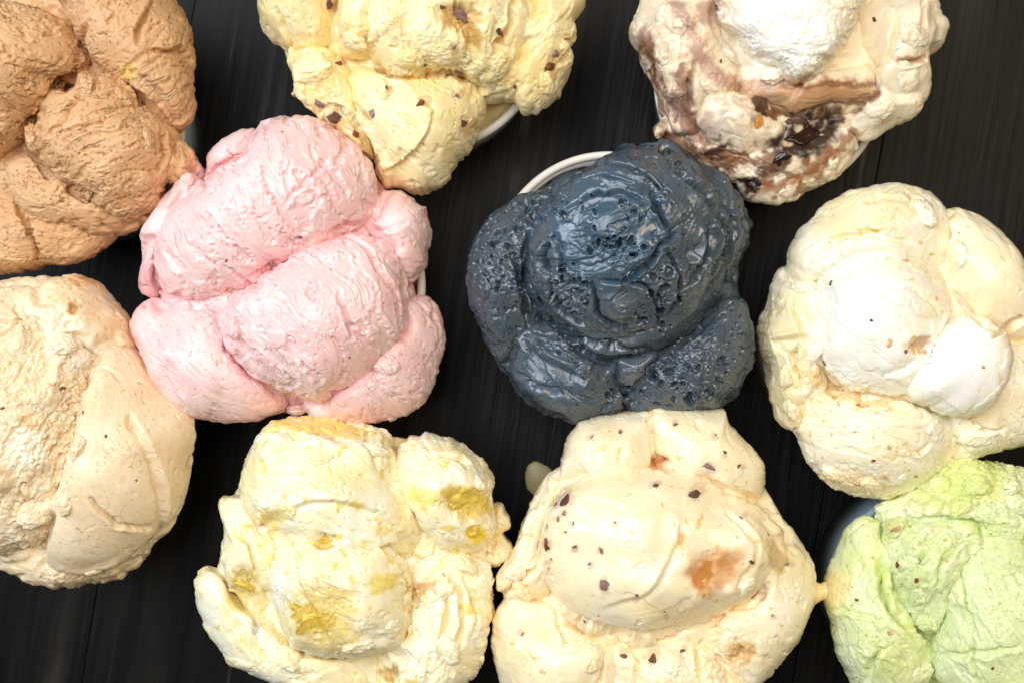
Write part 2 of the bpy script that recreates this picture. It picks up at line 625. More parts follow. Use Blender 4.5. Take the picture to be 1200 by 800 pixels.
def build_serving(label, loc_px, lobes, mat, colfn, style, feats=(), cols=(), seed=1):
    st0 = dict(DEF); st0.update(style)
    root = link('ice_cream', None)
    xy = world_xy(loc_px, CUP_H)
    base_loc = np.array([xy[0], xy[1], 0.006])
    root.location = base_loc
    root['label'] = label; root['category'] = 'ice cream'; root['group'] = 'servings of ice cream in cups'
    q = np.arange(24) / 24 * 2 * np.pi
    rpx = Q_R * .95 * 1200 / W(.046)
    fx = 600 + (loc_px[0] - 600) * W(CUP_H) / W(.046); fy = 400 + (loc_px[1] - 400) * W(CUP_H) / W(.046)
    lobes = list(lobes) + [Lobe(np.stack([fx + rpx * np.cos(q), fy + rpx * np.sin(q)], 1), 4.6, 1.5, D=2.5, name='filling', rag=.3)]
    for i, l in enumerate(lobes):
        l.prepare(seed + i)
    S = Serving(); S.root = root; S.mat = mat; S.colfn = colfn; S.cols = cols; S.base = base_loc; S.objs = []; S.P = []; S.N = []; S.px = []
    for i, l in enumerate(lobes):
        st = dict(st0); st.update(l.kw)
        so = seed * 11.7 + i * 5.3
        P, F = l.base()
        # faces buried deep in neighbouring scoops or far underneath are never seen
        bury = np.full(len(P), 9.0)
        for j, m in enumerate(lobes):
            if j != i:
                bury = np.minimum(bury, m.implicit(P))
        low = P[:, 2] < l.z - l.D * (.5 if l.name != 'filling' else 2)
        kf = ((bury > .80) & ~low)[F].any(1)
        F = F[kf]
        used = np.zeros(len(P), bool); used[F.ravel()] = True
        F = (np.cumsum(used) - 1)[F]; P = P[used]
        if not len(F):
            continue
        px = to_px(P / 100)
        N = normals(P, F)
        # neighbours
        seam = np.zeros(len(P)); weld = np.zeros(len(P)); cut = np.zeros(len(P))
        for j, m in enumerate(lobes):
            if j == i:
                continue
            f = m.implicit(P)
            seam = np.maximum(seam, np.exp(-((f - 1) / .13) ** 2))
            if m.name != 'filling':
                weld = np.maximum(weld, np.exp(-((f - 1) / .24) ** 2))
                if m.z + m.H > l.z + l.H:
                    cut = np.maximum(cut, np.exp(-((f - 1.03) / .07) ** 2))
        Q = P + so
        dis = fbm(Q * .42, 2) * st['lump'] + perlin(Q * 1.15 + 5) * st['lump'] * .12
        dis += (st['weld'] * weld * sst(-.1, .25, perlin(Q * .6 + 55) + .1) - st['cut'] * cut * sst(.1, -.2, perlin(Q * .6 + 55))) * sst(.1, .45, N[:, 2])
        rough = np.full(len(P), st['crumb'])
        dis, rough = apply_features(feats, P, N, px, dis, rough)
        P1 = P + N * dis[:, None]
        N1 = normals(P1, F)
        # direction-following tears, striations and pits
        a = math.radians(st['ang'])
        bend = st['bend'] * (1 if (seed + i) % 2 else -1)
        c0 = to_px(np.array([[l.c[0], l.c[1], l.z]]) / 100)[0] + bend * np.array([-math.sin(a), math.cos(a)])
        wx = px[:, 0] - c0[0] + 9 * perlin(Q * .7); wy = px[:, 1] - c0[1] + 9 * perlin(Q * .7 + 40)
        v = np.hypot(wx, wy) / 28
        da = np.arctan2(wy, wx) - math.atan2(-bend * math.cos(a), bend * math.sin(a))
        u = ((da + np.pi) % (2 * np.pi) - np.pi) * abs(bend) / 28
        fine = np.zeros(len(P))
        fine += st['stri'] * perlin(np.stack([u * .5, v * 6.0, P[:, 2] * 2 + so], 1))
        big = fbm(Q * .75 + 9)
        if st['fold'] > 0:
            # overlapping curls left by the scoop: a slow rise and a sharp drop
            wv = v * st['ffreq'] + .8 * fbm(Q * .45 + 33, 2) + .10 * perlin(Q * 2.2)
            fr = wv - np.floor(wv)
            fm = sst(st['fmask'] - .1, st['fmask'] + .25, perlin(np.stack([u * .13, np.floor(wv) * 1.7 + .5, np.full(len(u), so)], 1)) + .15)
            fine += st['fold'] * fm * (sst(.1, .92, fr) ** 1.6 * (1 - sst(.935, 1.0, fr)) - .25)
        if st['tear'] > 0:
            tf = st['tfreq']
            tn = perlin(np.stack([u * tf * .28, v * tf, P[:, 2] * .8 + so], 1)) + .22 * perlin(Q * 6)
            mask = sst(st['tmask'] - .1, st['tmask'] + .2, big + .2)
            fine += mask * st['tear'] * (-1.5 * sst(.19, .40, tn) + .30 * np.exp(-((tn - .06) / .1) ** 2))
        if st['pit'] > 0:
            pm = sst(st['pmask'] - .1, st['pmask'] + .2, fbm(Q * .9 + 21) + .15)
            fine -= 1.3 * st['pit'] * sst(.42, .56, perlin(Q * st['pfreq'] + 3)) * pm
            fine -= 1.8 * st['pit'] * sst(.52, .62, perlin(Q * st['pfreq'] * .55 + 13)) * pm
        rg = np.clip(rough + seam * st['seam'] / .10 * .5 * sst(-.15, .35, perlin(Q * .8 + 71)), 0, 2.0)
        cf = st['cfreq']
        cn = (np.abs(perlin(Q * cf)) * 1.2 + np.abs(perlin(Q * cf * 2.1 + 8)) * .5 - .45) + .6 * perlin(Q * cf * .5 + 4)
        fine += .085 * rg * cn
        for f in feats:
            if f[0] == 'h':
                cx, cy, rx, ry, cnt, r0, r1, dep = f[1:]
                rs = np.random.RandomState(int(cx * 3 + cy))
                for _ in range(cnt):
                    ta, ra = rs.uniform(0, 6.283), rs.uniform(0, 1) ** .6
                    hx, hy = cx + rx * ra * math.cos(ta), cy + ry * ra * math.sin(ta)
                    hr = r0 + (r1 - r0) * rs.uniform() ** 2.2; el = rs.uniform(1, 1.8); ea = rs.uniform(0, 3.1)
                    m = np.where((np.abs(px[:, 0] - hx) < 3 * hr) & (np.abs(px[:, 1] - hy) < 3 * hr) & (N1[:, 2] > .1))[0]
                    if len(m):
                        ex, ey = px[m, 0] - hx, px[m, 1] - hy
                        q = np.hypot((ex * math.cos(ea) + ey * math.sin(ea)) / el, -ex * math.sin(ea) + ey * math.cos(ea)) / hr
                        fine[m] -= dep * (.5 + .5 * hr / r1) * sst(1.05, .55, q) - .12 * dep * np.exp(-((q - 1.25) / .25) ** 2)
        P2 = P1 + N1 * fine[:, None]
        col = colfn(P2, px, Q)
        col = colour_patches(cols, col, P, px)
        me = np_mesh(l.name, P2 / 100 - base_loc, F, np.clip(col, 0, 1), flow=np.stack([u, v, P[:, 2] * .6 + so], 1))
        o = link(l.name, me, root, mat)
        S.objs.append(o)
        N2 = normals(P2, F)
        S.P.append(P2); S.N.append(N2); S.px.append(to_px(P2 / 100))
    return S


def surface(S, px, rad=4.0):
    """highest sculpted point seen at a photo pixel: position (cm), normal, lobe index"""
    best = None
    for i in range(len(S.P)):
        d = np.hypot(S.px[i][:, 0] - px[0], S.px[i][:, 1] - px[1])
        m = np.where(d < rad)[0]
        if len(m):
            k = m[np.argmax(S.P[i][m, 2] - d[m] * .02)]
            n = S.N[i][m].mean(0); n /= np.linalg.norm(n)
            if best is None or S.P[i][k, 2] > best[0][2]:
                best = (S.P[i][k], n, i)
    return best


def chunk(S, name, px, size, mat, flat=.6, elong=1.4, rot=None, sink=.35, seed=0, facet=.18, label=None):
    """an irregular broken piece lying half sunk in the surface; size in photo pixels (long axis)"""
    h = surface(S, px)
    if h is None:
        return
    p, n, i = h
    rs = np.random.RandomState(seed + int(px[0] * 7 + px[1] * 13))
    V, F = ico(2 if size < 9 else 3); V = V.copy()
    for _ in range(14):
        d = rs.normal(size=3); d /= np.linalg.norm(d)
        c = rs.uniform(.4, .85)
        s_ = V @ d
        V -= np.clip(s_ - c, 0, None)[:, None] * d
    V *= (1 + facet * perlin(V * 1.7 + rs.uniform(0, 50)))[:, None]
    V *= (1 + .14 * perlin(V * 4.2 + rs.uniform(0, 50)))[:, None]
    L = size * W(p[2] / 100) * 100 / 1200 / 2
    V = V * np.array([L, L / elong, L * flat / elong ** .5])
    a = math.radians(rot if rot is not None else rs.uniform(0, 180))
    x = np.array([math.cos(a), -math.sin(a), 0]); x -= n * (x @ n); x /= np.linalg.norm(x)
    y = np.cross(n, x)
    Vw = V[:, :1] * x + V[:, 1:2] * y + V[:, 2:] * n + p + n * (L * flat * (.35 - sink) * .9)
    me = np_mesh(name, Vw / 100 - S.base, F, smooth=size > 30)
    o = link(name, me, S.objs[i], mat)
    if label:
        o['label'] = label
    return o


def lump(S, px, r, seed=0, flat=.6, sink=.55, name='lump', elong=1.25):
    """a soft torn-off clump pressed into the surface, same ice cream as its serving"""
    h = surface(S, px)
    if h is None:
        return
    p, n, i = h
    rs = np.random.RandomState(seed + int(px[0] * 3 + px[1] * 11))
    V, F = geo(int(np.clip(r * 1.1, 9, 18)))
    o = rs.uniform(0, 60)
    V = V * (1 + .32 * fbm(V * 1.1 + o) + .10 * perlin(V * 3.7 + o))[:, None]
    L = r * W(p[2] / 100) * 100 / 1200
    V = V * np.array([L * elong, L, L * flat])
    a = rs.uniform(0, 6.3)
    x = np.array([math.cos(a), math.sin(a), 0]); x -= n * (x @ n); x /= np.linalg.norm(x)
    y = np.cross(n, x)
    Vw = V[:, :1] * x + V[:, 1:2] * y + V[:, 2:] * n + p - n * L * flat * sink
    Nw = normals(Vw, F)
    Vw = Vw + Nw * (.018 * (np.abs(perlin(Vw * 3.4 + o)) * 2 - .5) * (1 + perlin(Vw * .9)))[:, None]
    q = to_px(Vw / 100)
    col = colour_patches(S.cols, S.colfn(Vw, q, Vw + o), Vw, q)
    me = np_mesh(name, Vw / 100 - S.base, F, np.clip(col, 0, 1), flow=np.column_stack([q / 28, Vw[:, 2]]))
    S.P.append(Vw); S.N.append(Nw); S.px.append(q)
    ob = link(name, me, S.root, S.mat)
    S.objs.append(ob)
    return ob


def mono(c, c2=None, freq=.8, amt=.5, specks=None):
    c = np.array(c); c2 = c if c2 is None else np.array(c2)

    def fn(P, px, Q):
        w = np.clip(.5 + fbm(Q * freq + 61) * .9, 0, 1)[:, None] * amt
        col = c * (1 - w) + c2 * w
        col = col * (1 + .04 * perlin(Q * 5)[:, None])
        if specks:
            for cs, fr, th in specks:
                w = sst(th, th + .06, perlin(Q * fr + 5))[:, None]
                col = col * (1 - w) + np.array(cs) * w
        return col
    return fn

# ------------------------------------------------------------------ the ten servings
CHOC = plain_mat('dark_chocolate', srgb(98, 68, 56), 0.45, noise=.35, nscale=300, bump=.4, bscale=500)
PECAN = plain_mat('brown_nut', srgb(120, 72, 32), 0.5, noise=.4, nscale=250, bump=.5, bscale=500)
DUSTY = plain_mat('pale_mauve_chocolate', srgb(140, 112, 106), 0.5, noise=.3, nscale=300, bump=.4, bscale=500)
CARAMEL = plain_mat('caramel', srgb(214, 150, 78), 0.25, noise=.2, nscale=200, bump=.2, bscale=300, sss=.4)
CURD = plain_mat('yellow_fruit', srgb(222, 194, 84), 0.35, noise=.25, nscale=200, bump=.4, bscale=350, sss=.5)
ALMOND = plain_mat('toasted_nut', srgb(208, 170, 116), 0.5, noise=.3, nscale=300, bump=.5, bscale=500)

Q_R = 0.0480
SERV = {}

# --- tan coffee coloured
make_cup((80, 150), Q_R, BLUE_PAPER, 'blue grey paper cup under the tan brown ice cream')
SERV['tan'] = build_serving('tan brown coffee coloured ice cream with rough pitted surface and deep folds', (80, 150), [
    Lobe([(-60, 40), (-20, -20), (60, -40), (160, -40), (200, 5), (218, 45), (220, 100), (214, 150), (195, 215), (170, 255), (130, 275), (85, 298), (0, 300), (-60, 280), (-90, 160)], 6.0, 2.2, name='base_scoop'),
    Lobe([(-60, 10), (-20, 0), (0, 1), (34, 4), (64, 17), (89, 38), (102, 64), (104, 81), (89, 94), (68, 98), (66, 118), (47, 134), (34, 150), (15, 170), (0, 190), (-50, 190), (-90, 100)], 8.2, 3.0, rag=1.6, ang=28, tear=.10, tmask=-.1),
    Lobe([(106, 83), (140, 88), (165, 104), (182, 132), (208, 157), (212, 183), (198, 208), (187, 245), (150, 262), (110, 240), (70, 215), (36, 180), (38, 145), (66, 110)], 7.6, 3.0, ang=-25, pit=.085, pmask=-.2, tear=.08),
    Lobe([(80, -40), (160, -40), (203, 0), (214, 19), (223, 38), (222, 47), (225, 68), (224, 98), (229, 132), (221, 150), (205, 160), (180, 140), (140, 100), (104, 75), (85, 30)], 7.0, 2.9, ang=-40, tear=.07),
    Lobe([(0, 185), (36, 176), (80, 205), (150, 240), (187, 255), (161, 266), (130, 276), (70, 266), (30, 255), (5, 225)], 7.0, 2.0, ang=15, tear=.09, tmask=-.1),
    Lobe([(-60, 225), (20, 228), (70, 245), (150, 258), (138, 280), (115, 298), (85, 311), (55, 308), (38, 318), (0, 320), (-60, 310)], 6.6, 1.8, ang=5, stri=.03, tear=.04),
    Lobe([(196, 172), (215, 168), (228, 180), (227, 196), (218, 212), (200, 218), (190, 205)], 7.4, 1.0, ang=60),
], cream_mat('tan_cream', .55, .28, (1, .5, .25), bump=.5, tear=1.0, stri=.5, pits=1.2), mono(srgb(208, 162, 116), srgb(222, 184, 140), freq=.6, amt=1.0, specks=[(srgb(170, 122, 80), 9, .60)]),
    dict(tear=.08, pit=.07, pmask=-.05, lump=.18, seam=.16, tmask=0, crumb=.12), [
    ('g', [(174, 64), (188, 60), (205, 62), (223, 72)], 5, .22), ('s', [(212, 155), (204, 132), (186, 104), (157, 80)], 5, .30, 30),
    ('g', [(106, 85), (85, 123), (58, 155)], 4, .16), ('g', [(62, 155), (90, 150), (122, 144)], 3, .10),
    ('g', [(36, 182), (60, 205), (95, 225), (130, 238)], 4, .2), ('s', [(200, 215), (210, 190), (205, 165)], 4, .18),
    ('g', [(183, 200), (192, 180), (190, 150)], 4, .15), ('r', 140, 215, 55, 40, 0, .8), ('r', 165, 120, 14, 45, -30, .9),
    ('p', 76, 97, 18, 7, -35, 1.2), ('p', 40, 140, 16, 5, -45, .8), ('p', 165, 118, 5, 14, -40, .5), ('r', 135, 20, 18, 35, 25, .8), ('r', 40, 85, 40, 30, 20, .5),
    ('g', [(15, 235), (35, 270), (45, 305)], 4, .25), ('g', [(100, 30), (96, 50), (105, 75)], 4, .2), ('g', [(180, 0), (165, 30), (160, 50)], 5, .2)],
    [(148, 84, 13, 8, 20, srgb(238, 205, 120), .8), (226, 196, 12, 20, 10, srgb(226, 172, 142), .8)], seed=3)
for q, (x, y, r) in enumerate([(95, 100, 13), (30, 165, 14), (150, 110, 11), (170, 215, 13), (60, 225, 15), (180, 165, 12)]):
    lump(SERV['tan'], (x, y), r, seed=q)

# --- yellow custard with chunks
NUTS = [(540, 20, 30), (587, 40, 14), (654, 64, 18), (647, 80, 18), (538, 89, 13), (538, 110, 10), (496, 119, 15), (547, 147, 17), (433, 133, 14), (398, 70, 12), (393, 142, 22), (372, 126, 18), (418, 159, 11), (390, 4, 16), (664, 42, 11), (521, 12, 9), (500, 80, 7), (530, 58, 8), (605, 105, 7), (455, 102, 8)]
make_cup((504, 40), Q_R, WHITE_PAPER, 'white paper cup with rolled rim showing under the buttery yellow ice cream')
S = SERV['butter'] = build_serving('buttery yellow ice cream full of dark brown chunks in a white cup', (504, 40), [
    Lobe([(320, 10), (350, -50), (450, -70), (600, -60), (665, -10), (660, 50), (640, 100), (600, 105), (555, 120), (540, 180), (505, 212), (460, 205), (430, 170), (385, 130), (350, 95), (330, 50)], 6.2, 2.2, name='base_scoop'),
    Lobe([(303, 0), (305, 21), (312, 38), (328, 52), (350, 62), (392, 62), (402, 20), (395, -40), (340, -60), (300, -30)], 7.0, 2.4, ang=70, tear=.03),
    Lobe([(393, -10), (394, 40), (402, 65), (412, 71), (428, 66), (445, 84), (475, 96), (520, 88), (550, 92), (570, 104), (595, 92), (612, 70), (626, 25), (625, -30), (560, -70), (450, -70)], 8.0, 2.6, rag=1.8, ang=75, lump=.3, tear=.08),
    Lobe([(420, 80), (470, 85), (520, 85), (560, 100), (568, 130), (563, 150), (551, 168), (549, 182), (532, 199), (528, 213), (507, 224), (486, 227), (465, 219), (455, 224), (445, 217), (441, 196), (420, 150), (405, 120), (400, 95)], 6.9, 2.9, ang=40, tear=.06, rag=1.4),
    Lobe([(560, 50), (600, -10), (650, -40), (689, 0), (672, 26), (678, 33), (679, 45), (669, 61), (676, 72), (671, 87), (661, 105), (654, 121), (640, 127), (619, 136), (610, 133), (606, 121), (587, 118), (565, 128), (550, 100)], 6.7, 2.3, ang=-60, pit=.05, rag=1.6),
    Lobe([(334, 66), (345, 55), (380, 55), (405, 70), (420, 100), (430, 130), (443, 196), (425, 185), (398, 165), (376, 149), (364, 133), (350, 120), (342, 112), (346, 101), (339, 80)], 7.2, 1.9, rag=2.0, crumb=.6, lump=.3),
], cream_mat('butter_cream', 0.36, .62, (1, .62, .20), bump=.3, tear=.4, stri=.3, pits=.5, coat=.15), mono(srgb(244, 222, 156), srgb(251, 238, 198), freq=.6, amt=1.0),
    dict(tear=.06, pit=.05, lump=.22, seam=.14, crumb=.12), [
    ('g', [(604, -5), (597, 35), (580, 68)], 5, .30), ('s', [(507, 124), (501, 152), (478, 184), (447, 202)], 4, .22, 28), ('g', [(468, 133), (482, 141), (496, 152)], 4, .15),
    ('p', 540, 22, 26, 18, 20, 1.0), ('p', 556, 48, 10, 22, -15, .9), ('r', 500, 60, 40, 40, 0, .9), ('r', 560, 80, 40, 20, -20, .9),
    ('b', 412, 35, 14, 38, 5, .35), ('g', [(432, 0), (430, 30), (424, 62)], 4, .2), ('b', 455, 20, 14, 40, 10, .2),
    ('s', [(372, 128), (395, 125), (425, 145), (443, 190)], 5, -.25, 20), ('b', 367, 45, 24, 20, -20, .25), ('b', 368, 85, 20, 18, 0, .3), ('g', [(440, 80), (465, 90), (490, 95)], 5, .2),
    ('g', [(325, 5), (335, 35), (345, 55)], 4, .12), ('b', 480, 76, 12, 10, 0, .25), ('p', 480, 78, 6, 4, 0, .2), ('g', [(630, -10), (625, 20), (640, 15)], 4, .15)],
    [(556, 45, 9, 18, -15, srgb(200, 165, 80), .8), (540, 20, 22, 14, 0, srgb(205, 170, 95), .5)] + [(x + 1, y + 2, max(5, s_ * .7), max(4, s_ * .5), 41 * x, srgb(214, 172, 104), .6) for x, y, s_ in NUTS], seed=5)
for q, (x, y, r) in enumerate([(345, 100, 12), (362, 82, 18), (385, 60, 16), (412, 55, 13), (480, 78, 14), (520, 72, 16), (555, 85, 15), (590, 80, 14), (455, 100, 12), (640, 105, 12), (668, 55, 10), (350, 118, 9), (575, 95, 11)]):
    lump(SERV['butter'], (x, y), r, seed=q)
for q, (x, y, s_) in enumerate(NUTS):
    chunk(S, 'nut_chunk', (x, y), s_, (PECAN, CHOC, DUSTY)[q % 3 if s_ < 25 else 2], seed=q, sink=.5)

# --- fudge swirl
make_cup((903, 95), Q_R, BLUE_PAPER, 'blue grey paper cup under the chocolate fudge swirl ice cream')


def swirl(P, px, Q):
    w = np.stack([fbm(Q * .5 + 3), fbm(Q * .5 + 43), fbm(Q * .5 + 83)], 1)
    n = fbm(Q * .55 + 1.9 * w)
    cream = srgb(250, 238, 212); brown = srgb(150, 112, 96); tan = srgb(196, 150, 112)
    left = sst(1000, 800, px[:, 0]) * sst(-20, 40, px[:, 1])
    a = (sst(-.1, .4, n) * sst(.9, .3, n) * (.04 + .5 * left))[:, None]
    c = cream * (1 - a) + brown * a
    b2 = (sst(.02, .22, -n) * sst(.6, .3, -n) * (.03 + .4 * left))[:, None]
    c = c * (1 - b2) + tan * b2
    d = (sst(.02, .34, perlin(Q * 1.3 + 2.4 * w) + .15 * perlin(Q * 4)) * sst(130, 215, px[:, 1] + 40 * left) * sst(1040, 940, px[:, 0]) * .75)[:, None]
    c = c * (1 - d) + srgb(122, 70, 34) * d
    return c


S = SERV['fudge'] = build_serving('cream ice cream with dark chocolate fudge swirls and a white dollop on top', (903, 95), [
    Lobe([(765, 0), (800, -60), (900, -80), (1010, -70), (1080, -10), (1085, 50), (1075, 110), (1030, 140), (990, 180), (940, 215), (890, 225), (850, 195), (800, 170), (775, 130), (760, 70)], 6.2, 2.4, name='base_scoop'),
    Lobe([(835, -10), (842, 28), (860, 42), (874, 63), (902, 77), (912, 91), (930, 102), (947, 91), (958, 77), (979, 52), (996, 24), (1010, -10), (1000, -60), (920, -80), (850, -60)], 8.6, 2.6, rag=2.0, name='dollop', tear=.05, ang=30, fold=.07, lump=.22, stri=.01, pit=.05, pmask=0, crumb=.55, apex=(6, 30), sq=.75),
    Lobe([(868, 75), (930, 90), (960, 82), (1010, 78), (1028, 92), (1028, 118), (1005, 130), (960, 141), (930, 137), (900, 127), (868, 122)], 8.0, 1.6, ang=-8, stri=.04, tear=.0, pit=.0),
    Lobe([(758, -20), (745, 20), (738, 35), (740, 45), (752, 56), (753, 84), (765, 108), (769, 133), (790, 162), (820, 158), (850, 120), (862, 80), (845, 40), (830, -20)], 7.2, 2.4, ang=80, lump=.35, tear=.03),
    Lobe([(811, 115), (850, 112), (890, 116), (912, 138), (918, 160), (905, 178), (870, 186), (830, 174), (810, 150)], 7.6, 2.0, ang=20, tear=.02),
    Lobe([(764, 143), (767, 164), (786, 171), (807, 185), (832, 199), (849, 206), (862, 224), (870, 237), (902, 240), (930, 232), (947, 218), (965, 213), (986, 200), (1000, 176), (1014, 157), (985, 140), (940, 130), (880, 130), (800, 135)], 6.7, 2.0, ang=10, lump=.24, rag=1.6, crumb=.05),
    Lobe([(1005, -20), (1091, -10), (1093, 21), (1104, 31), (1100, 56), (1086, 66), (1088, 75), (1091, 101), (1084, 119), (1063, 135), (1038, 149), (1014, 158), (985, 145), (1015, 120), (1025, 90), (1005, 60), (995, 20)], 7.0, 2.4, ang=-60, lump=.4, tear=.02, pit=.03),
], cream_mat('swirl_cream', .32, .62, (1, .6, .3), bump=.12, tear=.15, stri=.3, pits=.2, coat=.12), swirl,
    dict(tear=.02, pit=.03, lump=.22, seam=.07, weld=.12, fold=.03, stri=.003), [
    ('b', 800, 20, 22, 14, 30, .3), ('b', 785, 70, 14, 40, -10, .3), ('g', [(815, 70), (808, 100), (811, 130)], 5, .3), ('b', 845, 95, 25, 16, -20, .3),
    ('s', [(1025, 125), (985, 135), (935, 138)], 5, -.3, 25), ('p', 945, 160, 32, 16, -25, .45), ('p', 878, 217, 14, 8, 0, .4),
    ('p', 892, 145, 9, 12, 0, .25), ('r', 860, 195, 60, 22, 25, .7), ('r', 960, 205, 40, 14, -25, .6), ('b', 1065, 30, 16, 40, 0, .35), ('g', [(1045, 10), (1050, 40), (1040, 80)], 5, .2),
    ('g', [(1050, 75), (1075, 70), (1090, 68)], 4, .3), ('g', [(1084, 0), (1078, 20), (1080, 35)], 4, .25), ('s', [(1030, 100), (1050, 115), (1080, 110)], 5, .2), ('r', 940, 70, 30, 30, 0, .7),
    ('p', 760, 75, 8, 18, 0, .3), ('g', [(775, 90), (780, 120), (800, 150)], 5, .3)],
    [('line', [(757, 40), (768, 90), (790, 130), (815, 160)], 9, srgb(168, 128, 114), .8), ('line', [(790, 5), (815, 45), (835, 85), (880, 108)], 10, srgb(186, 146, 132), .75),
     ('line', [(800, 80), (803, 120), (815, 150)], 7, srgb(150, 108, 92), .8), ('line', [(775, 160), (830, 185), (880, 190), (915, 178)], 7, srgb(128, 76, 38), .8), ('line', [(1000, 150), (975, 180), (935, 210), (890, 222)], 7, srgb(150, 92, 48), .75),
     ('line', [(890, 128), (915, 135), (945, 145), (985, 140)], 5, srgb(66, 38, 26), .9), ('line', [(760, 70), (764, 110), (775, 150)], 5, srgb(150, 98, 52), .7), ('line', [(1050, 70), (1075, 72), (1090, 66)], 4, srgb(190, 150, 120), .6),
     (920, 30, 75, 70, 0, srgb(253, 250, 238), 1.0), (958, 114, 78, 27, -4, srgb(190, 146, 104), .97), (900, 110, 46, 17, 10, srgb(204, 166, 130), .9), ('line', [(930, 104), (970, 98), (1025, 100)], 4, srgb(140, 96, 62), .7), ('line', [(900, 130), (950, 132), (1000, 126), (1028, 112)], 5, srgb(118, 76, 48), .8),
     (945, 162, 48, 24, -25, srgb(52, 28, 20), .97), (890, 125, 14, 9, 20, srgb(70, 42, 30), .9), (878, 217, 16, 8, 0, srgb(48, 24, 16), .97), (905, 195, 26, 12, -30, srgb(96, 60, 42), .9),
     (760, 70, 9, 30, 0, srgb(130, 80, 36), .7), (830, 15, 16, 18, 0, srgb(176, 132, 118), .7), (850, 180, 36, 8, 15, srgb(140, 84, 40), .8), (955, 190, 30, 9, -35, srgb(150, 96, 60), .8), (842, 178, 14, 6, 10, srgb(60, 36, 30), .9),
     (800, 120, 14, 26, 0, srgb(150, 112, 100), .7), (938, 150, 7, 5, 0, srgb(240, 222, 190), .9), (958, 152, 12, 5, -40, srgb(235, 214, 180), .9), (925, 165, 10, 5, -30, srgb(225, 200, 165), .9)], seed=9)
for q, (x, y, r) in enumerate([(770, 60, 13), (790, 25, 18), (785, 115, 14), (845, 95, 17), (770, 150, 11), (810, 175, 12), (1075, 40, 16), (1065, 95, 16), (1030, 130, 14), (985, 190, 12), (930, 225, 12), (905, 85, 13), (945, 85, 14), (860, 60, 11)]):
    lump(SERV['fudge'], (x, y), r, seed=q)
FUDGE = plain_mat('glossy_fudge', srgb(44, 24, 18), 0.16, noise=.4, nscale=150, bump=.25, bscale=250)
chunk(S, 'fudge_pocket', (946, 160), 62, FUDGE, seed=11, rot=-28, sink=.55, flat=.35, elong=2.0, facet=.55)
chunk(S, 'fudge_pocket', (912, 190), 38, FUDGE, seed=12, rot=-50, sink=.6, flat=.35, elong=2.2, facet=.55)
chunk(S, 'fudge_pocket', (880, 216), 30, FUDGE, seed=13, rot=10, sink=.55, flat=.35, elong=1.8, facet=.5)
chunk(S, 'caramel_piece', (891, 143), 22, CARAMEL, seed=2, rot=80, sink=.4)
chunk(S, 'chocolate_chunk', (1021, 24), 8, CHOC, seed=3)
chunk(S, 'chocolate_chunk', (848, 73), 6, CHOC, seed=4)
chunk(S, 'chocolate_chunk', (948, 152), 12, CHOC, seed=5)
chunk(S, 'chocolate_chunk', (925, 143), 16, CHOC, seed=6)

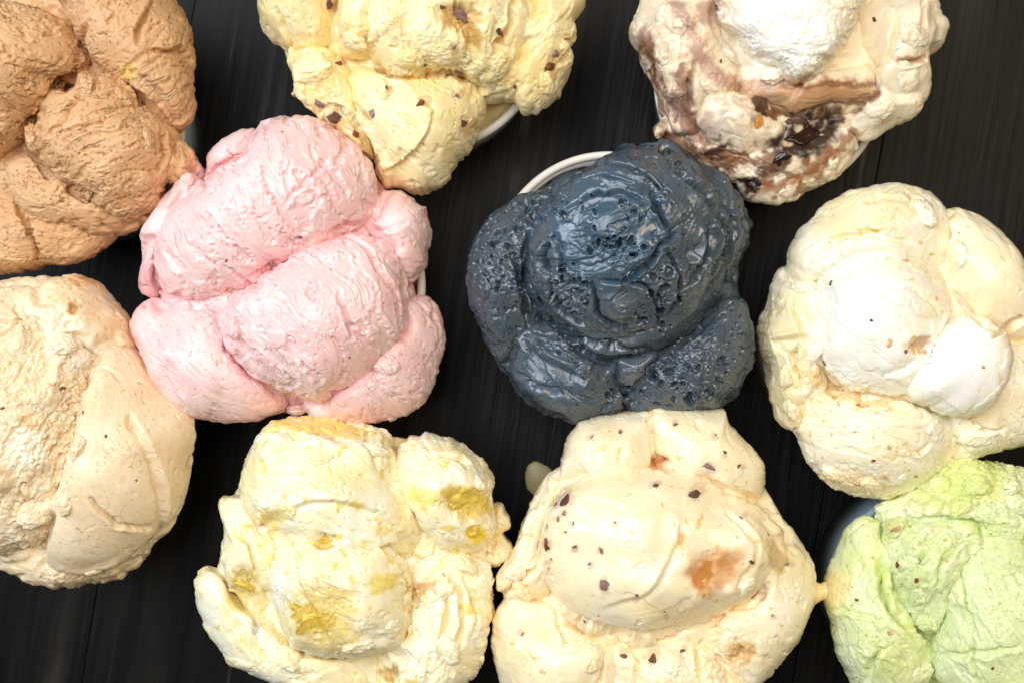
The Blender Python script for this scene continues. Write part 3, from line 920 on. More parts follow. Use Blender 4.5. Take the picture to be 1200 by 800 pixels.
# --- pink strawberry
make_cup((362, 336), Q_R, WHITE_PAPER, 'white paper cup hidden under the pink ice cream')
S = SERV['pink'] = build_serving('pink strawberry ice cream in smooth rounded torn scoops', (362, 336), [
    Lobe([(180, 320), (185, 270), (215, 225), (270, 175), (320, 150), (380, 155), (430, 195), (470, 240), (485, 290), (485, 340), (505, 390), (490, 450), (450, 482), (380, 485), (290, 480), (220, 470), (190, 430), (172, 380)], 6.2, 2.4, name='base_scoop'),
    Lobe([(301, 154), (308, 142), (340, 135), (374, 142), (408, 164), (432, 183), (443, 217), (441, 245), (428, 265), (385, 290), (335, 315), (300, 338), (262, 350), (225, 355), (190, 345), (178, 320), (180, 280), (195, 255), (225, 225), (255, 203), (285, 190)], 8.0, 3.1, ang=57, tear=.09, tmask=-.2, tfreq=2.2, apex=(10, -8)),
    Lobe([(418, 271), (452, 281), (471, 310), (480, 349), (477, 388), (453, 422), (415, 451), (376, 472), (335, 458), (296, 434), (271, 404), (263, 368), (274, 349), (306, 325), (345, 298), (384, 279)], 8.2, 3.3, ang=56, tear=.085, tmask=-.15, tfreq=2.2, rag=1.3),
    Lobe([(430, 230), (447, 225), (471, 225), (501, 244), (506, 271), (499, 310), (484, 331), (462, 320), (445, 285), (425, 265)], 7.2, 2.0, ang=30, tear=.03),
    Lobe([(474, 349), (505, 345), (519, 373), (522, 398), (516, 432), (497, 471), (476, 486), (440, 495), (413, 499), (370, 496), (350, 470), (400, 435), (450, 410), (470, 385)], 6.8, 2.5, ang=50, tear=.05, apex=(-10, -10)),
    Lobe([(150, 378), (162, 361), (172, 352), (220, 345), (265, 362), (280, 405), (305, 435), (340, 460), (332, 484), (301, 494), (272, 495), (218, 484), (184, 452), (178, 437), (168, 412)], 6.9, 2.7, ang=50, tear=.02, pit=.03),
    Lobe([(244, 188), (267, 164), (286, 152), (301, 152), (315, 180), (290, 205), (255, 213), (244, 210)], 7.0, 1.7, ang=-40, tear=.03),
    Lobe([(162, 325), (169, 312), (166, 276), (179, 261), (191, 232), (214, 213), (219, 189), (228, 184), (237, 190), (240, 208), (235, 250), (210, 290), (205, 330), (180, 350), (165, 345)], 7.0, 1.9, ang=-50, tear=.03),
], cream_mat('pink_cream', 0.36, .62, (1, .45, .40), bump=.25, tear=.6, stri=.4, pits=.4, tscale=.8, coat=.15), mono(srgb(243, 202, 202), srgb(248, 220, 219), freq=.6, amt=1.0, specks=[(srgb(222, 150, 150), 7, .66)]),
    dict(tear=.07, pit=.03, pmask=.15, lump=.11, seam=.11, fold=.05, stri=.003), [
    ('g', [(330, 242), (345, 225), (365, 208), (386, 185)], 4, .10), ('g', [(342, 190), (334, 212), (340, 232)], 4, .08), ('g', [(398, 340), (404, 365), (418, 392), (446, 412)], 4, .14),
    ('s', [(432, 298), (462, 326), (471, 360), (462, 396)], 5, .10, 20), ('s', [(288, 349), (278, 383), (292, 418), (322, 446)], 5, .12, 20), ('s', [(300, 345), (296, 380), (312, 412), (340, 436)], 4, .07, 16),
    ('r', 250, 360, 40, 26, 30, .9), ('r', 355, 300, 70, 10, -24, .5), ('p', 265, 345, 9, 4, -25, .15), ('p', 400, 268, 12, 4, -15, .16), ('p', 350, 281, 6, 3, 10, .15),
    ('r', 290, 240, 60, 30, 57, .3), ('s', [(175, 352), (190, 350), (212, 340)], 4, -.2, 15), ('g', [(172, 300), (180, 320), (190, 345)], 4, .25), ('g', [(265, 175), (275, 185), (285, 180)], 3, .15),
    ('s', [(440, 275), (455, 272), (480, 262)], 4, .12, 20), ('s', [(385, 470), (430, 450), (472, 400)], 4, .1, 15), ('g', [(505, 348), (512, 375), (518, 395)], 3, .1), ('r', 450, 440, 40, 14, -45, .6),
    ('s', [(218, 420), (240, 440), (262, 450)], 5, .1), ('r', 262, 410, 12, 45, -20, .8), ('g', [(228, 200), (238, 212), (236, 225)], 3, .15)],
    [(485, 486, 28, 8, -25, srgb(244, 226, 190), .8), (345, 488, 20, 5, 0, srgb(244, 226, 200), .6), (170, 330, 14, 30, 0, srgb(226, 166, 168), .6)], seed=13)
for q, (x, y, r) in enumerate([(255, 355, 15), (240, 340, 11), (268, 385, 11), (350, 485, 12), (455, 430, 11), (222, 205, 9)]):
    lump(SERV['pink'], (x, y), r, seed=q)
for q, (x, y, s_) in enumerate([(352, 282, 8), (331, 151, 5), (412, 421, 7), (265, 307, 6)]):
    chunk(S, 'fruit_speck', (x, y), s_, plain_mat('strawberry_bit', srgb(160, 70, 74), .4), seed=q, sink=.7)

# --- slate blue
make_cup((713, 314), Q_R, WHITE_PAPER, 'white paper cup with rolled rim showing beside the slate blue ice cream')
S = SERV['blue'] = build_serving('dark slate blue charcoal ice cream, glossy and full of holes', (713, 314), [
    Lobe([(560, 310), (580, 260), (630, 232), (700, 205), (770, 185), (840, 220), (865, 270), (862, 330), (868, 390), (855, 450), (800, 478), (720, 478), (650, 475), (600, 440), (570, 385)], 6.2, 2.4, name='base_scoop'),
    Lobe([(679, 209), (728, 177), (773, 173), (818, 200), (845, 227), (864, 263), (860, 303), (842, 348), (815, 384), (778, 408), (728, 427), (692, 418), (665, 395), (634, 377), (615, 344), (610, 303), (620, 267), (643, 236)], 7.6, 3.9, ang=-30, apex=(-15, -15), pit=.11, pmask=.3, pfreq=4.5, sq=.9, res=.85),
    Lobe([(548, 299), (557, 272), (575, 249), (598, 231), (640, 217), (675, 230), (655, 300), (645, 370), (625, 405), (590, 430), (567, 402), (553, 366), (547, 330)], 7.0, 2.5, ang=80, crumb=.2, pit=.12, pmask=-.3, pfreq=4.5),
    Lobe([(570, 385), (620, 365), (680, 390), (735, 420), (740, 470), (728, 484), (679, 495), (643, 489), (607, 466), (584, 428)], 6.7, 2.6, ang=40, tear=.02, pit=.02, lump=.14),
    Lobe([(725, 425), (800, 390), (850, 345), (872, 348), (881, 384), (880, 420), (864, 461), (845, 480), (800, 487), (740, 487), (715, 460)], 6.8, 2.6, ang=-60, crumb=.2, pit=.12, pmask=-.2, pfreq=4.0),
    Lobe([(745, 172), (782, 167), (809, 190), (845, 208), (869, 236), (878, 258), (878, 285), (869, 305), (850, 335), (825, 300), (795, 230), (750, 195)], 7.0, 2.6, ang=50, stri=.05, pit=.03),
    Lobe([(703, 415), (740, 420), (780, 400), (772, 440), (746, 453), (718, 449)], 7.4, 1.9, ang=0, pit=.02),
], cream_mat('slate_cream', 0.24, .08, (.6, .8, 1), bump=.15, tear=.2, stri=.7, pits=1.0, coat=.45, spec=.5), mono(srgb(62, 77, 90), srgb(84, 94, 102), amt=.9, specks=[(srgb(40, 48, 56), 8, .5)]),
    dict(tear=.05, tfreq=1.8, tmask=.15, pit=.10, pfreq=4.5, lump=.24, seam=.12, stri=.012, cfreq=3.2, fold=.10, ffreq=.8, fmask=-.05, bend=120), [
    ('g', [(622, 270), (614, 300), (618, 340), (632, 365)], 5, .30, .15), ('g', [(642, 285), (636, 305), (640, 315)], 5, .35, .1), ('g', [(650, 270), (655, 300), (660, 330)], 4, .12),
    ('r', 710, 290, 42, 15, 15, 1.6), ('p', 715, 288, 36, 9, 15, .25), ('r', 668, 345, 22, 26, 30, 1.6), ('p', 668, 342, 12, 22, -35, .35), ('g', [(765, 222), (772, 250), (790, 275)], 5, .25, .15),
    ('g', [(700, 330), (740, 325), (775, 290), (800, 260)], 4, .22, .15), ('p', 812, 300, 8, 20, 10, .4), ('p', 806, 322, 7, 8, 0, .35), ('r', 780, 345, 22, 50, 20, 1.0), ('r', 745, 320, 30, 16, 10, 1.3),
    ('g', [(800, 210), (835, 245), (850, 285), (838, 320)], 6, .35, .2), ('g', [(785, 195), (825, 225), (855, 265)], 4, .2, .1), ('s', [(610, 395), (650, 425), (690, 440)], 6, -.3, 30), ('r', 645, 400, 30, 12, 30, 1.2),
    ('g', [(635, 370), (665, 395), (700, 400), (760, 405)], 4, .25, .15), ('s', [(690, 392), (730, 398), (775, 385)], 5, .18, 20), ('r', 735, 465, 22, 14, 0, 1.6), ('r', 690, 435, 10, 14, 0, 1.4), ('r', 815, 430, 45, 35, -20, .9),
    ('g', [(735, 330), (765, 345), (772, 385)], 4, .2, .12), ('g', [(665, 210), (700, 195), (750, 200), (790, 230)], 4, .15, .1), ('g', [(660, 225), (700, 208), (745, 214)], 3, .10, .08), ('b', 715, 255, 40, 25, -10, .2), ('b', 730, 362, 28, 12, 25, .25),
    ('h', 715, 245, 48, 28, 26, 1.2, 3.6, .3), ('h', 725, 288, 42, 12, 45, 1.2, 3.8, .4), ('h', 585, 290, 30, 60, 50, 1.2, 4, .3), ('h', 670, 340, 26, 32, 35, 1.2, 4, .35), ('h', 815, 440, 55, 35, 40, 1.2, 5.5, .35), ('h', 640, 240, 40, 18, 25, 1.2, 4.5, .3), ('h', 770, 350, 30, 45, 30, 1.2, 5, .35), ('h', 650, 400, 45, 14, 20, 1.2, 3, .25), ('h', 790, 190, 30, 16, 14, 1.2, 3.5, .25), ('h', 735, 465, 25, 14, 25, 1.2, 4, .3),
    ('g', [(600, 300), (612, 340), (622, 385)], 4, .3, .1), ('g', [(655, 260), (680, 235), (720, 225), (760, 240)], 5, .14, .1), ('g', [(690, 330), (705, 370), (740, 390)], 4, .2, .12), ('g', [(830, 260), (828, 300), (800, 345)], 5, .25, .15), ('g', [(845, 250), (858, 280), (850, 310)], 4, .2, .1), ('g', [(600, 440), (640, 460), (700, 470)], 7, .12, .08), ('g', [(640, 320), (655, 360), (690, 385)], 4, .2, .12), ('g', [(780, 290), (795, 330), (785, 375)], 4, .22, .12)],
    [(705, 270, 85, 75, 0, srgb(62, 90, 112), .75), (640, 440, 45, 40, 30, srgb(76, 98, 116), .6)], seed=21)  # bluish sheen of the cool light painted into the top scoop's colour
for q, (x, y, r) in enumerate([(690, 435, 10), (560, 340, 14), (720, 478, 12), (872, 345, 9)]):
    lump(SERV['blue'], (x, y), r, seed=q)

# --- white cream, right
make_cup((1030, 405), Q_R, GREY_PAPER, 'pale grey paper cup under the white ice cream with a curl on top', GREY_PAPER)
S = SERV['white'] = build_serving('white vanilla ice cream with a glossy curl on top and toasted nut crumbs', (1030, 405), [
    Lobe([(905, 400), (910, 340), (945, 290), (1000, 240), (1080, 240), (1150, 270), (1190, 330), (1220, 420), (1200, 505), (1120, 535), (1060, 565), (990, 565), (940, 520), (915, 470)], 6.2, 2.3, name='base_scoop'),
    Lobe([(950, 365), (960, 330), (992, 297), (1035, 288), (1080, 300), (1107, 330), (1112, 365), (1100, 400), (1085, 440), (1070, 462), (1050, 468), (1020, 468), (980, 452), (952, 415)], 8.2, 2.5, tear=.02, pit=.03, lump=.2, ang=40, fold=.07, ffreq=.55, fmask=-.1),
    Lobe([(1100, 388), (1120, 368), (1145, 370), (1170, 394), (1177, 425), (1171, 455), (1150, 480), (1110, 486), (1090, 474), (1062, 466), (1080, 435), (1092, 408)], 9.4, 1.5, name='curl', tear=.0, pit=.0, stri=.0, fold=.05, ffreq=.6, seam=.02, lump=.12, apex=(14, -10), sq=.75, ang=-55),
    Lobe([(922, 298), (935, 270), (960, 248), (990, 225), (1020, 218), (1055, 217), (1085, 227), (1107, 247), (1115, 290), (1090, 325), (1000, 335), (950, 345), (920, 335)], 7.0, 2.5, tear=.03, ang=-20, pit=.05),
    Lobe([(1100, 252), (1120, 244), (1150, 255), (1175, 280), (1195, 310), (1217, 350), (1220, 400), (1180, 410), (1130, 380), (1105, 340), (1092, 290)], 7.2, 2.5, tear=.02, ang=50, pit=.03),
    Lobe([(1130, 380), (1200, 360), (1240, 400), (1240, 470), (1230, 500), (1200, 522), (1170, 528), (1140, 537), (1110, 547), (1085, 500), (1095, 470), (1140, 450)], 7.0, 2.3, tear=.05, ang=70),
    Lobe([(930, 480), (945, 455), (980, 447), (1040, 460), (1090, 475), (1112, 500), (1110, 545), (1085, 570), (1045, 584), (1005, 585), (975, 571), (945, 541), (931, 510)], 7.0, 2.8, tear=.04, ang=20, lump=.12, apex=(0, -15)),
    Lobe([(892, 385), (900, 345), (915, 313), (940, 318), (968, 340), (965, 420), (968, 460), (945, 500), (930, 502), (911, 496), (906, 475), (897, 450), (901, 435), (896, 415)], 6.8, 2.4, tear=.07, ang=85, rag=1.8, lump=.2),
], cream_mat('white_cream', 0.3, .62, (1, .72, .36), bump=.15, tear=.12, stri=.25, pits=.2, coat=.15), mono(srgb(246, 233, 196), srgb(253, 247, 231), freq=.55, amt=1.0, specks=[(srgb(222, 190, 120), 4.5, .60)]),
    dict(tear=.03, pit=.035, lump=.14, seam=.10, weld=.12, fold=.03, pmask=.3), [
    ('g', [(950, 310), (975, 285), (1020, 275), (1070, 285)], 5, .15), ('s', [(1035, 440), (1060, 435), (1078, 420)], 5, .14, 20), ('p', 1078, 405, 16, 11, -20, .4), ('s', [(1065, 465), (1075, 440), (1100, 420), (1110, 400)], 4, .25, 30),
    ('r', 985, 440, 40, 14, 25, 1.0), ('r', 1005, 560, 60, 20, 10, 1.1), ('g', [(1060, 520), (1075, 530), (1090, 520)], 4, .15), ('r', 1010, 475, 40, 8, 15, .8), ('s', [(905, 400), (925, 395), (950, 392)], 5, -.25, 20),
    ('g', [(935, 400), (930, 430), (945, 460)], 4, .2), ('g', [(1115, 340), (1145, 375), (1170, 385)], 5, .2), ('g', [(1160, 395), (1185, 380), (1200, 370)], 4, .22), ('b', 1090, 245, 16, 14, 0, .2), ('p', 1075, 245, 6, 9, 0, .15),
    ('g', [(1060, 340), (1090, 350), (1105, 375)], 5, .08), ('g', [(985, 390), (1005, 355), (1040, 330)], 4, .06), ('b', 1125, 295, 16, 22, -20, .2), ('s', [(960, 420), (985, 448), (1030, 462), (1062, 460)], 4, -.2, 14), ('g', [(935, 480), (985, 468), (1040, 478), (1085, 492)], 4, .22, .08), ('g', [(925, 350), (935, 385), (955, 410)], 4, .2, .06), ('g', [(1110, 545), (1130, 515), (1180, 500)], 4, .16), ('g', [(1010, 235), (1050, 232), (1080, 250)], 4, .14), ('s', [(1000, 385), (1030, 350), (1075, 340)], 5, .09, 25), ('g', [(1110, 300), (1112, 265), (1118, 255)], 3, .15)],
    [(915, 420, 40, 85, 5, srgb(238, 222, 164), .6), (1010, 250, 75, 28, -15, srgb(240, 226, 170), .5), (985, 455, 60, 14, 22, srgb(238, 214, 150), .6), (1170, 350, 40, 70, -20, srgb(246, 230, 196), .5), (1010, 370, 70, 90, 0, srgb(251, 249, 240), .85), (1120, 425, 60, 60, 0, srgb(252, 250, 244), .85), (1078, 405, 15, 10, -20, srgb(206, 168, 110), .8), (1010, 465, 40, 8, 15, srgb(236, 204, 140), .5), (1000, 565, 60, 12, 10, srgb(240, 214, 160), .5),
     (1018, 269, 17, 2.5, 0, srgb(224, 178, 60), .9), (1115, 262, 2.5, 12, 10, srgb(230, 196, 110), .7)], seed=29)
for q, (x, y, r) in enumerate([(1090, 247, 15), (1060, 232, 10), (920, 480, 13), (912, 440, 12), (990, 465, 13), (1030, 470, 11), (970, 560, 12), (1020, 572, 12), (1100, 505, 14), (1115, 300, 14), (940, 330, 13), (1140, 520, 14), (1060, 565, 10)]):
    lump(SERV['white'], (x, y), r, seed=q)
for q, (x, y, s_) in enumerate([(1021, 376, 8), (1042, 402, 14), (1074, 400, 16), (1086, 410, 12), (1062, 412, 8), (1153, 430, 7), (1065, 302, 10), (958, 440, 10), (962, 426, 8), (975, 464, 10), (985, 455, 8), (1075, 561, 12), (1022, 542, 7), (1036, 560, 11), (1005, 572, 10), (1042, 524, 9), (970, 330, 8), (1120, 272, 6), (1195, 373, 9), (960, 537, 6)]):
    chunk(S, 'nut_crumb', (x, y), s_, ALMOND if q % 4 else PECAN, seed=q, sink=.55)

# --- beige, left
make_cup((75, 510), Q_R, BLUE_PAPER, 'blue grey paper cup under the beige ice cream with the smooth scooped side')
S = SERV['beige'] = build_serving('beige brown sugar ice cream, half crumbly and half smoothly scooped', (75, 510), [
    Lobe([(-30, 350), (50, 335), (110, 345), (150, 400), (185, 450), (218, 500), (205, 580), (165, 645), (90, 672), (0, 655), (-60, 600), (-70, 450)], 6.2, 2.3, name='base_scoop'),
    Lobe([(118, 400), (146, 388), (175, 430), (211, 471), (228, 495), (216, 554), (207, 593), (180, 629), (141, 662), (88, 675), (58, 662), (70, 598), (95, 554), (108, 505), (108, 446)], 7.4, 3.2, tear=.01, pit=.025, lump=.08, ang=60, apex=(-12, 0), fold=0, rag=.25),
    Lobe([(-40, 345), (0, 338), (60, 335), (112, 380), (119, 440), (118, 505), (103, 560), (85, 612), (40, 642), (0, 650), (-50, 620), (-80, 480)], 8.0, 3.0, tear=.10, tmask=-.2, pit=.08, pmask=-.2, crumb=.75, ang=-60, rag=1.8),
    Lobe([(-30, 340), (0, 330), (49, 325), (97, 323), (117, 333), (132, 354), (147, 373), (162, 403), (158, 440), (115, 440), (60, 400), (0, 380)], 7.2, 2.6, tear=.03, ang=20, pit=.05),
    Lobe([(212, 585), (196, 623), (167, 657), (132, 679), (110, 684), (88, 689), (49, 684), (0, 662), (-30, 640), (0, 610), (80, 625), (140, 625), (190, 580)], 6.6, 1.9, crumb=.4, rag=1.8, ang=-10),
    Lobe([(8, 518), (28, 500), (52, 504), (58, 528), (45, 552), (20, 550)], 9.85, .8, D=1.0, name='dab', lump=.35, tear=.03, crumb=.3),
], cream_mat('beige_cream', 0.4, .62, (1, .58, .28), bump=.3, tear=.2, stri=.25, pits=.5, coat=.1), mono(srgb(232, 209, 170), srgb(243, 228, 199), freq=.6, amt=1.0, specks=[(srgb(206, 172, 124), 6, .66)]),
    dict(tear=.05, pit=.05, lump=.16, seam=.16), [
    ('s', [(190, 625), (186, 570), (172, 525), (150, 485)], 4, .30, 45), ('g', [(104, 580), (120, 600), (145, 617), (178, 618)], 4, .22, .06), ('g', [(118, 430), (140, 442), (165, 446)], 3, .07), ('g', [(148, 486), (154, 500), (160, 508)], 5, .16, 0),
    ('s', [(65, 668), (105, 672), (150, 655), (185, 622)], 5, -.2, 20), ('p', 84, 362, 7, 6, 0, .25), ('p', 81, 381, 6, 5, 0, .2), ('p', 22, 366, 5, 6, 0, .12), ('r', 60, 480, 60, 110, 10, .5), ('g', [(0, 375), (25, 378), (45, 385)], 3, .12),
    ('s', [(45, 375), (62, 420), (50, 450), (10, 470)], 8, -.2, 40), ('p', 45, 562, 20, 12, -30, .25), ('b', 45, 600, 28, 9, -30, .3), ('g', [(228, 490), (222, 520), (214, 545)], 3, .12), ('g', [(206, 588), (184, 624), (178, 640)], 3, .1),
    ('b', 62, 395, 20, 15, 30, .15)],
    [(85, 400, 35, 40, -20, srgb(248, 240, 220), .75), (30, 525, 30, 28, 0, srgb(248, 238, 218), .8), (50, 430, 30, 40, 0, srgb(240, 226, 194), .5), (100, 330, 24, 7, 5, srgb(226, 178, 130), .85), (84, 362, 8, 7, 0, srgb(206, 160, 88), .8), (45, 600, 28, 9, -30, srgb(244, 230, 200), .7)], seed=33)
for q, (x, y, r) in enumerate([(20, 400, 16), (75, 395, 15), (100, 420, 12), (60, 470, 16), (85, 520, 13), (10, 560, 18), (40, 600, 16), (70, 590, 12), (110, 675, 10), (50, 560, 13)]):
    lump(SERV['beige'], (x, y), r, seed=q)
for q, (x, y, s_) in enumerate([(74, 453, 8), (94, 482, 7), (125, 511, 7), (3, 477, 7), (163, 563, 4), (166, 446, 4)]):
    chunk(S, 'chocolate_fleck', (x, y), s_, CHOC if q % 2 else PECAN, seed=q, sink=.6)

# --- lemon
make_cup((412, 655), Q_R, WHITE_PAPER, 'white paper cup hidden under the lemon ice cream')
S = SERV['lemon'] = build_serving('white lemon ice cream with hollows of bright yellow curd', (412, 655), [
    Lobe([(270, 600), (300, 530), (340, 505), (440, 510), (520, 520), (565, 560), (572, 640), (570, 720), (545, 790), (460, 830), (350, 800), (275, 760), (250, 700)], 6.2, 2.3, name='base_scoop'),
    Lobe([(323, 643), (345, 608), (385, 602), (422, 622), (459, 634), (482, 672), (486, 717), (469, 752), (436, 762), (385, 769), (342, 757), (326, 717), (314, 676)], 8.3, 2.7, tear=.03, lump=.10, ang=25),
    Lobe([(282, 561), (288, 532), (302, 507), (327, 491), (352, 493), (397, 495), (434, 499), (455, 503), (462, 530), (478, 570), (493, 612), (485, 655), (440, 660), (400, 635), (350, 620), (315, 615), (286, 590)], 7.5, 3.0, tear=.05, ang=30, apex=(0, 12)),
    Lobe([(465, 520), (480, 509), (509, 505), (538, 515), (566, 536), (582, 557), (578, 581), (581, 620), (560, 645), (520, 645), (488, 612), (468, 565)], 7.3, 2.5, tear=.04, ang=50),
    Lobe([(485, 640), (540, 635), (580, 660), (578, 717), (567, 738), (563, 775), (545, 802), (520, 835), (450, 840), (445, 765), (475, 730), (482, 680)], 7.0, 2.3, tear=.07, ang=80, lump=.25, rag=1.6),
    Lobe([(256, 594), (261, 584), (282, 582), (312, 600), (335, 640), (325, 700), (300, 722), (268, 692), (262, 639), (269, 608)], 7.2, 2.0, lump=.25, rag=1.8),
    Lobe([(235, 676), (240, 661), (251, 657), (275, 690), (320, 715), (350, 755), (440, 765), (450, 835), (400, 845), (340, 803), (302, 785), (269, 769), (249, 740), (235, 709)], 6.8, 2.4, tear=.05, ang=-30, rag=1.4),
    Lobe([(566, 590), (586, 594), (595, 606), (590, 620), (578, 628), (562, 622)], 6.0, 1.0, rag=1.4, name='drip'),
    Lobe([(566, 625), (586, 622), (600, 639), (597, 652), (580, 661), (562, 655)], 5.6, 1.0, rag=1.4, name='drip'),
], cream_mat('lemon_cream', 0.32, .62, (1, .75, .24), bump=.25, tear=.2, stri=.3, pits=.35, coat=.15), mono(srgb(249, 234, 182), srgb(254, 248, 230), freq=.55, amt=1.0, specks=[(srgb(238, 220, 140), 2.5, .52)]),
    dict(tear=.05, pit=.05, lump=.17, seam=.13, weld=.12, fold=.075), [
    ('g', [(422, 631), (452, 645), (472, 670), (484, 705), (484, 735)], 3, .14, .06), ('p', 381, 635, 15, 9, -15, .4), ('p', 380, 715, 38, 36, 20, .45), ('p', 540, 592, 30, 22, 20, .5), ('p', 290, 685, 22, 26, 20, .4), ('r', 350, 510, 40, 16, 0, .9),
    ('s', [(245, 662), (262, 690), (285, 720), (320, 745)], 5, .2, 25), ('g', [(295, 720), (300, 750), (312, 780)], 4, .25), ('g', [(278, 725), (285, 745), (300, 770)], 4, .18), ('s', [(300, 620), (315, 590), (360, 570), (400, 555)], 5, .14, 25),
    ('g', [(430, 500), (432, 530), (440, 555)], 4, .14), ('g', [(450, 505), (452, 535), (455, 555)], 4, .14), ('p', 323, 622, 9, 7, 0, .3), ('r', 510, 690, 35, 18, -30, .9), ('r', 465, 790, 60, 25, 0, .9), ('p', 462, 790, 10, 14, 0, .4), ('g', [(470, 700), (510, 670), (540, 640)], 5, .2),
    ('b', 375, 528, 16, 12, 0, .2), ('r', 345, 690, 12, 40, 20, .7), ('s', [(400, 740), (440, 752), (480, 735)], 5, .12), ('g', [(530, 670), (545, 720), (535, 770)], 5, .2), ('p', 555, 625, 10, 8, 0, .2), ('s', [(440, 562), (400, 535), (340, 526), (298, 545)], 4, .2, 25), ('s', [(486, 642), (440, 600), (380, 585), (330, 600)], 4, .22, 25), ('g', [(495, 540), (520, 530), (552, 545)], 4, .16),
    ('g', [(490, 660), (522, 700), (515, 765)], 4, .25), ('g', [(270, 620), (292, 640), (302, 672)], 4, .22), ('s', [(392, 762), (355, 692), (345, 640)], 4, .14, 20), ('g', [(545, 680), (560, 710), (555, 745)], 4, .18), ('p', 320, 608, 16, 8, -20, .4), ('p', 470, 770, 16, 10, 20, .4)],
    [(378, 720, 50, 44, 30, srgb(230, 210, 132), .9), (365, 728, 30, 22, 30, srgb(214, 182, 72), .85), (548, 588, 36, 24, 20, srgb(220, 192, 70), .92), (556, 625, 14, 10, 0, srgb(236, 214, 50), .95), (285, 690, 24, 30, 20, srgb(216, 198, 120), .85), (450, 682, 20, 12, -20, srgb(236, 216, 110), .8), (381, 635, 14, 9, -15, srgb(214, 188, 90), .9),
     (380, 505, 60, 13, 5, srgb(226, 200, 92), .75), (448, 620, 10, 6, -20, srgb(238, 212, 130), .7), (550, 708, 12, 8, 0, srgb(240, 220, 110), .8), (500, 688, 14, 8, -20, srgb(206, 156, 96), .7), (322, 605, 20, 14, 0, srgb(236, 218, 130), .7), (463, 790, 12, 14, 0, srgb(190, 150, 60), .8), (500, 580, 18, 12, 0, srgb(240, 224, 110), .7), (328, 500, 16, 8, -20, srgb(232, 210, 100), .7)], seed=41)
for q, (x, y, r) in enumerate([(375, 528, 16), (300, 592, 15), (332, 602, 12), (258, 650, 10), (505, 690, 17), (468, 738, 14), (548, 655, 14), (420, 765, 16), (345, 772, 14), (566, 560, 10), (522, 765, 15), (440, 520, 12), (500, 640, 12)]):
    lump(SERV['lemon'], (x, y), r, seed=q)
chunk(S, 'fruit_piece', (384, 632), 20, CURD, seed=1, sink=.6, rot=-20)
chunk(S, 'fruit_piece', (555, 626), 24, CURD, seed=2, sink=.6, facet=.45)
chunk(S, 'fruit_piece', (284, 690), 38, CURD, seed=7, sink=.8, flat=.3, facet=.5)
chunk(S, 'fruit_piece', (368, 730), 46, CURD, seed=3, sink=.75, flat=.3, facet=.5, elong=1.2)
chunk(S, 'fruit_piece', (545, 586), 44, CURD, seed=4, sink=.75, flat=.3, facet=.5)

